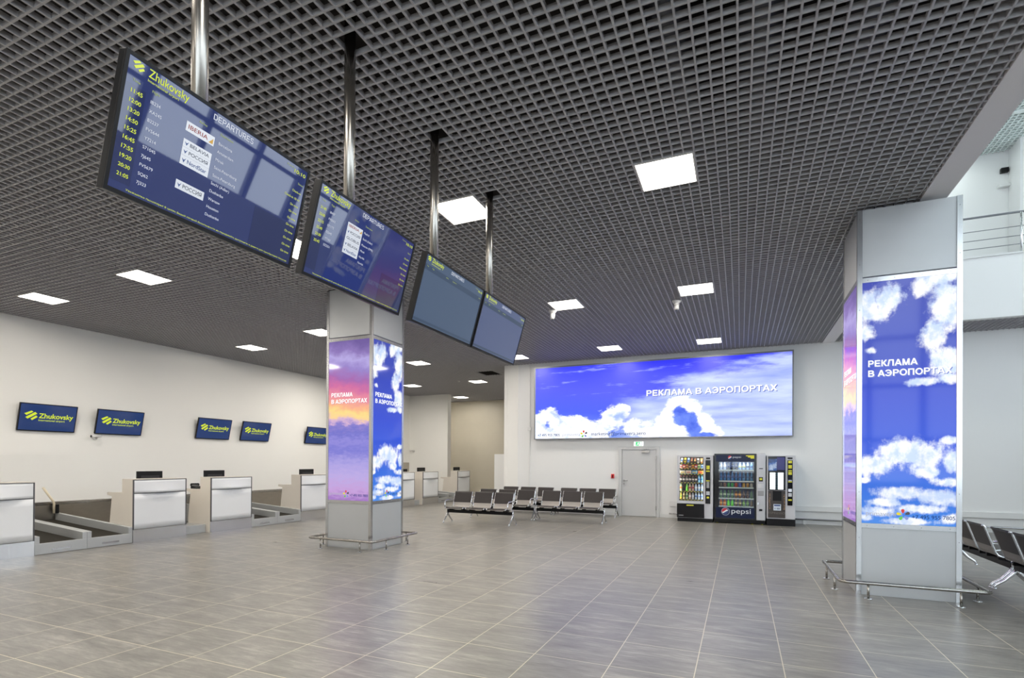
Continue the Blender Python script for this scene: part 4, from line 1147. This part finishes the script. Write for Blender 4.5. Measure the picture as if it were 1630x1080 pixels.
def shell(par, o, x0, x1, z0, z1, wx0, wx1, wz0, wz1, depth, m, inner):
    """hollow cabinet with an opening wx/wz in its front"""
    yb = VY + VD
    b = MB(o)
    b.box(x0, x1, VY + depth, yb, z0, z1); f = 0.016
    b.box(x0, wx0, VY, VY + f, z0, z1); b.box(wx1, x1, VY, VY + f, z0, z1)
    b.box(wx0, wx1, VY, VY + f, z0, wz0); b.box(wx0, wx1, VY, VY + f, wz1, z1)
    b.box(x0, x0 + 0.012, VY + f, VY + depth, z0, z1); b.box(x1 - 0.012, x1, VY + f, VY + depth, z0, z1)
    b.box(x0 + 0.012, x1 - 0.012, VY + f, VY + depth, z1 - 0.012, z1); b.box(x0 + 0.012, x1 - 0.012, VY + f, VY + depth, z0, wz0)
    b.box(wx1 + 0.045, wx1 + 0.055, VY + f, VY + depth, wz0, z1 - 0.012) if wx1 + 0.06 < x1 - 0.012 else None
    b.build('cabinet', m, par)
    b = MB(o); b.box(wx0, wx1, VY + depth - 0.006, VY + depth - 0.001, wz0, wz1)
    b.build('back_wall', inner, par)


def box_part(par, o, name, m, *q, bevel=0.0, label=None):
    return MB(o).box(*q).build(name, m, par, bevel, label=label)


ORD = ['first', 'second', 'third', 'fourth', 'fifth', 'sixth', 'seventh', 'eighth', 'ninth']
pal = {}


def pm(hexc, rough=0.3, glow=0.0):
    k = (hexc, rough)
    if k not in pal: pal[k] = mat('pack_' + str(len(pal)), hexc, rough, vary=0.1, vscale=20)
    return pal[k]


def bottle(loc, h, r, liquid, cap, labelc, label, group, tilt=0.0):
    t = thing('drink_bottle', label, 'bottle', loc, 0, group)
    MB().lathe((0, 0, 0), [(r * 0.85, 0), (r, h * 0.04), (r, h * 0.30), (r * 0.93, h * 0.33), (r, h * 0.60), (r * 0.8, h * 0.74), (r * 0.38, h * 0.88), (r * 0.38, h * 0.93)], 12).build('bottle_body', pm(liquid, 0.12), t)
    MB().lathe((0, 0, 0), [(r * 0.45, h * 0.93), (r * 0.45, h)], 10).build('cap', pm(cap), t)
    if labelc: MB().lathe((0, 0, 0), [(r * 1.02, h * 0.34), (r * 1.02, h * 0.58)], 12).build('bottle_label', pm(labelc), t)
    if tilt: t.rotation_euler = (0, tilt, 0)
    return t


def can(loc, h, r, body, label, group):
    t = thing('drink_can', label, 'can', loc, 0, group)
    MB().lathe((0, 0, 0), [(r * 0.8, 0), (r, h * 0.07), (r, h * 0.9), (r * 0.82, h)], 12).build('can_body', pm(body, 0.25), t)
    MB().lathe((0, 0, 0), [(r * 0.8, h), (r * 0.78, h * 1.01)], 12).build('can_lid', MT['alu'], t)
    return t


def bag(loc, w_, h, col, stripe, label, group, tilt=0.0, name='snack_bag', cat='snack bag'):
    t = thing(name, label, cat, loc, 0, group)
    m = MB(); n, k = 5, 6
    def P3(i, j, s_):
        u, v = i / n - 0.5, j / k
        pil = (1 - (2 * u) ** 4) * math.sin(math.pi * min(max(v, 0.0), 1)) ** 0.6 * 0.025
        return (u * w_, s_ * (pil + 0.001), v * h)
    for s_ in (-1, 1):
        G = [[m.v(P3(i, j, s_)) for i in range(n + 1)] for j in range(k + 1)]
        for j in range(k):
            for i in range(n):
                q = (G[j][i], G[j][i + 1], G[j + 1][i + 1], G[j + 1][i]); m.bm.faces.new(q if s_ < 0 else q[::-1])
    bmesh.ops.remove_doubles(m.bm, verts=m.bm.verts, dist=0.0025)
    m.build('packet', pm(col), t)
    MB().box(-w_ * 0.36, w_ * 0.36, -0.031, -0.027, h * 0.3, h * 0.62).build('print', pm(stripe), t)
    if tilt: t.rotation_euler = (0, tilt, 0)
    return t


# --- snack machine
o = (-1.11, VY, 0); x0, x1 = -1.57, -0.655
sv = thing('snack_vending_machine', 'left vending machine with lit window of snacks above black drawer', 'vending machine', o, 0, 'vending machines along the end wall')
wx0, wx1, wz0, wz1 = -1.525, -0.895, 0.56, 1.75
shell(sv, o, x0, x1, 0.10, 1.79, wx0, wx1, wz0, wz1, 0.36, MT['vgrey'], MT['black'])
box_part(sv, o, 'plinth', MT['black'], x0 + 0.01, x1, VY + 0.03, VY + VD, 0.0, 0.098)
box_part(sv, o, 'delivery_flap', MT['black_gloss'], x0, -0.87, VY - 0.035, VY - 0.001, 0.11, 0.49, bevel=0.012)
box_part(sv, o, 'sticker', MT['sticker'], -1.32, -1.14, VY - 0.038, VY - 0.0355, 0.43, 0.46)
box_part(sv, o, 'drawer_handle', MT['grey_plastic'], -1.52, -1.40, VY - 0.042, VY - 0.036, 0.16, 0.18)
box_part(sv, o, 'glass', MT['case_glass'], wx0, wx1, VY + 0.004, VY + 0.01, wz0, wz1)
cpn = box_part(sv, o, 'control_panel', MT['black_gloss'], -0.845, -0.72, VY - 0.012, VY - 0.001, 0.50, 1.66)
for nm_, z0_, z1_, xx, m_ in (('display', 1.42, 1.52, 0.04, 'sticker'), ('sticker', 1.35, 1.385, 0.045, 'sticker'), ('sticker', 1.10, 1.125, 0.045, 'sticker'), ('keypad', 0.92, 1.09, 0.035, 'grey_plastic'), ('coin_plate', 0.73, 0.83, 0.045, 'vsilver'), ('sticker', 0.64, 0.69, 0.03, 'sticker')):
    box_part(cpn, o, nm_, MT[m_], -0.782 - xx, -0.782 + xx, VY - 0.016, VY - 0.0125, z0_, z1_)
box_part(sv, o, 'coin_slot', MT['black'], -0.83, -0.73, VY - 0.012, VY - 0.001, 1.69, 1.73)
box_part(sv, o, 'light_strip', MT['vstrip_w'], wx0, wx1, VY + 0.018, VY + 0.03, wz1 + 0.002, wz1 + 0.024)
for xx in (wx0 - 0.024, wx1 + 0.008): box_part(sv, o, 'light_strip', MT['vstrip_w'], xx, xx + 0.014, VY + 0.018, VY + 0.034, wz0 + 0.02, wz1)
zsh = [1.585, 1.436, 1.29, 1.055, 0.82, 0.595]
for z_ in zsh:
    shf = box_part(sv, o, 'shelf', MT['black'], wx0 + 0.003, wx1 - 0.003, VY + 0.06, VY + 0.34, z_ - 0.02, z_ - 0.004)
    b = MB(o)
    for k in range(7): b.box(wx0 + 0.05 + k * 0.085, wx0 + 0.085 + k * 0.085, VY + 0.055, VY + 0.0595, z_ - 0.02, z_ - 0.004)
    b.build('price_tag', MT['sticker'], shf)
G = 'snacks in the left vending machine'; SM = 'shelf of the snack machine'
yy = VY + 0.13
C1 = [('#e9e4d8', '#2a6db0', 'white'), ('#e3c41c', '#1a1a1a', 'yellow'), ('#9fc3e6', '#2a4f9a', 'pale blue'), ('#5b2a1c', '#b07a3a', 'brown'), ('#5a2f20', '#c9a063', 'dark brown'), ('#f2f0ea', '#30302e', 'white lettered'), ('#d08a4a', '#f0e0c0', 'orange')]
for k, (c, d, nm_) in enumerate(C1): bag((wx0 + 0.055 + k * 0.086, yy, zsh[0] + (0.012 if k < 5 else 0)), 0.055, 0.125, c, d, f'{nm_} snack bar, {ORD[k]} from left on the top {SM}', G, 0.16 if k < 5 else 0.0, 'snack_bar', 'snack bar')
C2 = [('#e8dcd0', '#c23a2a', 'white'), ('#c8312c', '#f4e6c0', 'red'), ('#e6a03a', '#a02818', 'orange'), ('#7a3a22', '#e8d0a0', 'brown'), ('#e8b81e', '#b02818', 'yellow'), ('#d23838', '#f6f0e6', 'red and white'), ('#cfe09a', '#3a8a3a', 'pale green'), ('#bcd8ee', '#2a5aa0', 'pale blue')]
for k, (c, d, nm_) in enumerate(C2): bag((wx0 + 0.045 + k * 0.077, yy, zsh[1]), 0.066, 0.105, c, d, f'{nm_} snack packet, {ORD[k]} from left on the second {SM}', G)
C3 = [('#efece2', '#d0b050', 'white and gold'), ('#f0e8d8', '#d88a6a', 'white and pink'), ('#5aa0d8', '#f0e070', 'blue and yellow'), ('#e8a03a', '#d03a2a', 'orange and red')]
for k, (c, d, nm_) in enumerate(C3): bag((wx0 + 0.085 + k * 0.155, yy, zsh[2]), 0.14, 0.09, c, d, f'wide {nm_} packet, {ORD[k]} from left on the third {SM}', G)
for k in range(8):
    x_ = wx0 + 0.045 + k * 0.077
    if k < 6: bottle((x_, yy, zsh[3]), 0.175, 0.028, '#1c100c', '#d8322c', '#e8ded8', f'cola bottle with red cap, {ORD[k]} from left on the fourth {SM}', G)
    else: bottle((x_, yy, zsh[3]), 0.20, 0.028, '#8ac8e8', '#27a04a', '#2f7fc8', f'small blue water bottle, {ORD[k]} from left on the fourth {SM}', G)
C5 = [('#d8e8b8', '#1f8a3a', '#e87a2a', 'pale green'), None, ('#7ae03a', '#3ab02a', None, 'bright green'), ('#d8c8a0', '#f0f0f0', '#b03a4a', 'beige'), ('#c8a898', '#f0e8e0', '#a02838', 'pink'), ('#b8d0e8', '#3a6ac0', '#e8f0f8', 'pale blue'), ('#a8c4e4', '#2a5ab8', '#e8f0f8', 'light blue'), ('#b0ccea', '#2a5ab8', '#d8e6f4', 'clear blue')]
for k, q in enumerate(C5):
    if q: bottle((wx0 + 0.045 + k * 0.077, yy, zsh[4]), 0.205, 0.028, q[0], q[1], q[2], f'{q[3]} drink bottle, {ORD[k]} from left on the fifth {SM}', G)
C6 = [('#d8b83a', '#3a9a3a', '#8ac03a', 'yellow green'), ('#e8d8a0', '#e8c81e', '#8a6a3a', 'pale yellow'), ('#c8d8b0', '#d8c81e', '#3a8a4a', 'green labelled'), ('#d8b8a8', '#b03030', '#f0f0f0', 'red capped'), ('#d0d4dc', '#803038', '#f0f0f0', 'grey'), ('#b8cce4', '#e8f0f8', '#4a7ac0', 'pale blue'), ('#c8daee', '#e8f0f8', '#8aa8d8', 'ice blue'), ('#c0d4ea', '#e8f0f8', '#6a90d0', 'clear')]
for k, q in enumerate(C6): bottle((wx0 + 0.045 + k * 0.077, yy, zsh[5]), 0.195, 0.027, q[0], q[1], q[2], f'{q[3]} drink bottle, {ORD[k]} from left on the bottom {SM}', G)

# --- drinks machine
o = (0.0, VY, 0); x0, x1 = -0.625, 0.605
dm = thing('drinks_vending_machine', 'middle and largest vending machine, navy front full of bottles', 'vending machine', o, 0, 'vending machines along the end wall')
wx0, wx1, wz0, wz1 = -0.52, 0.335, 0.43, 1.62
shell(dm, o, x0, 0.385, 0.11, 1.835, wx0, wx1, wz0, wz1, 0.34, MT['black_gloss'], mat('deep_blue_cabinet_back', (0.02, 0.05, 0.16, 1), 0.5))
box_part(dm, o, 'side_cabinet', MT['vsilver'], 0.388, x1, VY - 0.01, VY + VD, 0.11, 1.84, bevel=0.02)
box_part(dm, o, 'plinth', MT['black'], x0 + 0.01, x1 - 0.01, VY + 0.04, VY + VD, 0.02, 0.108)
b = MB(o)
for xx in (-0.55, 0.3, 0.53): b.lathe((xx, VY + 0.08, 0), [(0.022, 0), (0.022, 0.012), (0.01, 0.02)], 10)
b.build('foot', MT['sticker'], dm)
box_part(dm, o, 'glass', MT['case_glass'], wx0, wx1, VY + 0.004, VY + 0.01, wz0, wz1)
lowp = box_part(dm, o, 'lower_front', MT['vnavy'], x0 + 0.045, 0.345, VY - 0.012, VY - 0.001, 0.15, 0.425)
hdp = box_part(dm, o, 'header', MT['vnavy'], x0 + 0.045, 0.345, VY - 0.012, VY - 0.001, 1.625, 1.80)


def roundel(par, cx, cz, r, yf):
    def seg(lo, hi, fn, mname):
        m = MB(o); pts = []
        n = 14
        top = [(cx + r * (-1 + 2 * i / n)) for i in range(n + 1)]
        def clampz(x, zz):
            lim = math.sqrt(max(r * r - (x - cx) ** 2, 0)); return max(-lim, min(lim, zz))
        a = [(x, yf, cz + clampz(x, hi(x - cx))) for x in top]; c = [(x, yf, cz + clampz(x, lo(x - cx))) for x in top]
        for i in range(n):
            q = [c[i], c[i + 1], a[i + 1], a[i]]
            if (Vector(q[0]) - Vector(q[3])).length < 1e-6 and (Vector(q[1]) - Vector(q[2])).length < 1e-6: continue
            try: m.flat(q)
            except ValueError: pass
        m.build(mname, fn, par)
    w1 = lambda x: 0.12 * r + 0.30 * x + 0.22 * r * math.sin(x / r * 2.2)
    w2 = lambda x: -0.38 * r + 0.45 * x + 0.10 * r * math.sin(x / r * 2.0)
    seg(w1, lambda x: 9, pm('#c8253a'), 'red_wave')
    seg(w2, w1, pm('#f2f4f8'), 'white_wave')
    seg(lambda x: -9, w2, pm('#20407f'), 'blue_wave')


em = MB(o).lathe((-0.345, VY - 0.014, 0.315), [(0.104, -0.001), (0.104, 0.001)], 28, 'y').build('emblem', pm('#aab4cc'), lowp)
em2 = MB(o).lathe((-0.345, VY - 0.0165, 0.315), [(0.094, -0.001), (0.094, 0.001)], 28, 'y').build('emblem_disc', pm('#12204e'), lowp)
roundel(lowp, -0.36, 0.325, 0.076, VY - 0.0185)
b = MB(o); b.text('pepsi', (-0.20, VY - 0.0135, 0.275), (1, 0, 0), (0, 0, 1), width=0.46, height=0.125, bold=0.0); b.build('lettering', pm('#e4e8f0'), lowp)
roundel(hdp, -0.245, 1.735, 0.045, VY - 0.0145)
b = MB(o); b.text('pepsi', (-0.175, VY - 0.0135, 1.722), (1, 0, 0), (0, 0, 1), width=0.20, height=0.05); b.build('lettering', pm('#c8ccd8'), hdp)
b = MB(o); b.box(0.14, 0.335, VY - 0.016, VY - 0.0125, 1.765, 1.79); b.box(0.19, 0.335, VY - 0.016, VY - 0.0125, 1.735, 1.765); b.box(0.25, 0.335, VY - 0.016, VY - 0.0125, 1.705, 1.735); b.build('sticker', MT['sticker'], hdp)
zs = [1.41, 1.12, 0.95, 0.665, 0.455]
for z_ in zs:
    shf = box_part(dm, o, 'shelf', MT['grey_plastic'], wx0 + 0.003, wx1 - 0.003, VY + 0.07, VY + 0.33, z_ - 0.02, z_ - 0.004)
    box_part(shf, o, 'price_rail', pm('#b8c8c8'), wx0 + 0.003, wx1 - 0.003, VY + 0.055, VY + 0.068, z_ - 0.028, z_ + 0.004)
box_part(dm, o, 'light_strip', MT['vstrip'], wx0, wx1, VY + 0.03, VY + 0.1, wz1 + 0.004, wz1 + 0.03)
G = 'drinks in the middle vending machine'; DM = 'shelf of the drinks machine'
SPEC = [
    ('top', 0.19, [('#c8dcf4', '#f0f4f8', '#e8f0fa', 'clear water')] * 2 + [('#0c0c14', '#10141c', '#1a2a5a', 'black cola')] * 3 + [('#a8d0f2', '#f0f4f8', '#d8e27a', 'bright water')] * 2 + [('#b0d4f4', '#e8f0f8', '#4a5a7a', 'pale water')] + [('#7ab8ea', '#e8f0f8', '#2a6ab8', 'blue water')]),
    ('second', 0.235, [('#2f78b8', '#3a8ad0', '#1f5fa8', 'deep blue water')] * 6 + [('#4a88b8', '#4a8ac0', '#2a68a0', 'dull blue water')] * 3),
    ('third', 0.115, [('#4a4a48', 'dark grey'), ('#6a4640', 'brown grey'), ('#1f9a4a', 'green'), ('#24a050', 'bright green'), ('#b8402a', 'red'), ('#2a4aa8', 'blue'), ('#c0902a', 'amber'), ('#a87a2a', 'golden'), ('#a8a8a0', 'silver')]),
    ('fourth', 0.205, [('#4a7a5a', '#1fa05a', '#b8d8b0', 'green')] * 2 + [('#3a6a4a', '#1f9a50', '#8ab89a', 'dark green')] * 2 + [('#6a4a20', '#2a8a3a', '#e8a03a', 'amber')] * 2 + [('#4a2a22', '#3a2a22', '#5a3a30', 'brown')] * 2 + [('#3a6a4a', '#2a5a3a', None, 'bottle green')]),
    ('bottom', 0.17, [('#d8702a', '#e88a3a', '#e8b04a', 'orange')] * 2 + [('#5ae02a', '#4ad020', None, 'bright lime')] * 2 + [('#5a5a2a', '#e8c81e', '#c8c88a', 'olive')] * 2 + [('#4a7a2a', '#5a8a3a', '#7ab04a', 'moss green')] * 2 + [('#5a4a2a', '#6a5a3a', None, 'brown')]),
]
for (nm_, h_, items), z_ in zip(SPEC, zs):
    for k, q in enumerate(items):
        loc = (wx0 + 0.058 + k * 0.0925, VY + 0.12, z_)
        if nm_ == 'third': can(loc, h_, 0.032, q[0], f'{q[1]} drink can, {ORD[k]} from left on the third {DM}', G)
        else: bottle(loc, h_, 0.034, q[0], q[1], q[2], f'{q[3]} bottle, {ORD[k]} from left on the {nm_} {DM}', G)
ys = VY - 0.01
box_part(dm, o, 'bill_slot', MT['black'], 0.45, 0.54, ys - 0.005, ys - 0.0005, 1.44, 1.46)
d_ = box_part(dm, o, 'card_reader', MT['black'], 0.445, 0.54, ys - 0.012, ys - 0.0005, 1.12, 1.23); box_part(d_, o, 'reader_screen', MT['sticker'], 0.462, 0.522, ys - 0.015, ys - 0.0125, 1.155, 1.205)
kp = box_part(dm, o, 'keypad', MT['vgrey'], 0.42, 0.56, ys - 0.008, ys - 0.0005, 0.95, 1.06)
b = MB(o)
for i in range(3):
    for j in range(4): b.box(0.43 + i * 0.026, 0.45 + i * 0.026, ys - 0.011, ys - 0.0085, 0.957 + j * 0.025, 0.975 + j * 0.025)
b.build('key', MT['white_plastic'], kp)
box_part(dm, o, 'coin_tray', MT['grey_plastic'], 0.42, 0.56, ys - 0.01, ys - 0.0005, 0.75, 0.88, bevel=0.004)
lk = box_part(dm, o, 'lock', MT['chrome'], 0.405, 0.455, ys - 0.03, ys - 0.0005, 0.50, 0.59, bevel=0.01)
box_part(dm, o, 'coin_return', MT['black'], 0.455, 0.53, ys - 0.012, ys - 0.0005, 0.36, 0.41, bevel=0.006)

# --- coffee machine
o = (0.95, VY, 0); x0, x1 = 0.63, 1.275
cm = thing('coffee_vending_machine', 'right vending machine for coffee with white lit selection buttons', 'vending machine', o, 0, 'vending machines along the end wall')
box_part(cm, o, 'cabinet', MT['vgrey'], x0, x1, VY, VY + VD, 0.175, 1.79, bevel=0.006)
box_part(cm, o, 'plinth', MT['black'], x0, x1 + 0.005, VY - 0.01, VY + VD, 0.0, 0.172)
up = box_part(cm, o, 'upper_door', MT['black_gloss'], x0 + 0.03, 1.055, VY - 0.012, VY - 0.001, 0.905, 1.765)
box_part(up, o, 'picture', MT['vsky'], 0.67, 0.855, VY - 0.015, VY - 0.0125, 1.40, 1.70)
box_part(up, o, 'picture', pm('#3a3a78', 0.2), 0.86, 1.04, VY - 0.015, VY - 0.0125, 1.42, 1.74)
for xa in (0.70, 0.885):
    for k in range(9):
        lbx = box_part(up, o, 'selection_label', MT['label_lit'], xa, xa + 0.125, VY - 0.016, VY - 0.0125, 0.925 + k * 0.048, 0.968 + k * 0.048)
        xb = xa + 0.134 if xa < 0.8 else xa - 0.018
        box_part(lbx, o, 'button', pm('#8fd8f0'), xb, xb + 0.010, VY - 0.017, VY - 0.0125, 0.938 + k * 0.048, 0.953 + k * 0.048)
lo = box_part(cm, o, 'lower_door', MT['brown_panel'], x0 + 0.03, 1.055, VY - 0.012, VY - 0.001, 0.20, 0.895)
box_part(lo, o, 'cup_bay', MT['black'], 0.77, 0.965, VY - 0.03, VY - 0.0125, 0.64, 0.885, bevel=0.01)
nt = box_part(lo, o, 'notice', pm('#dfe8f4'), 0.785, 0.955, VY - 0.016, VY - 0.0125, 0.39, 0.55)
box_part(nt, o, 'notice_print', pm('#2a4a86'), 0.80, 0.94, VY - 0.018, VY - 0.0163, 0.50, 0.535)
b = MB(o)
for xx in (0.815, 0.86, 0.885, 0.91): b.box(xx, xx + 0.015, VY - 0.018, VY - 0.0163, 0.415, 0.46)
b.build('notice_print', pm('#5a6a86'), nt)
b = MB(o); b.text('ESPRESSO', (0.665, VY - 0.0135, 0.30), (1, 0, 0), (0, 0, 1), width=0.385, height=0.05); b.build('lettering', pm('#6a625a'), lo)
b = MB(o); b.text('coffee', (0.715, VY - 0.0135, 0.42), (0, 0, 1), (-1, 0, 0), width=0.4, height=0.035); b.text('break', (1.045, VY - 0.0135, 0.42), (0, 0, 1), (-1, 0, 0), width=0.4, height=0.035)
b.build('lettering', MT['copper'], lo, label='copper vertical lettering')
cp_ = box_part(cm, o, 'control_panel', MT['black_gloss'], 1.10, 1.215, VY - 0.012, VY - 0.001, 0.525, 1.665)
for nm_, z0_, z1_, m_ in (('sticker', 1.59, 1.655, 'sticker'), ('display', 1.46, 1.545, 'sticker'), ('sticker', 1.39, 1.415, 'sticker'), ('sticker', 1.30, 1.375, 'sticker'), ('coin_slot', 1.14, 1.17, 'alu'), ('sticker', 1.11, 1.138, 'sticker'), ('notice', 0.87, 0.945, 'paper'), ('coin_plate', 0.75, 0.84, 'vsilver'), ('sticker', 0.645, 0.685, 'sticker')):
    box_part(cp_, o, nm_, MT[m_], 1.118, 1.198, VY - 0.016, VY - 0.0125, z0_, z1_)
box_part(cm, o, 'coin_slot', MT['black'], 1.10, 1.21, VY - 0.012, VY - 0.001, 1.70, 1.735)
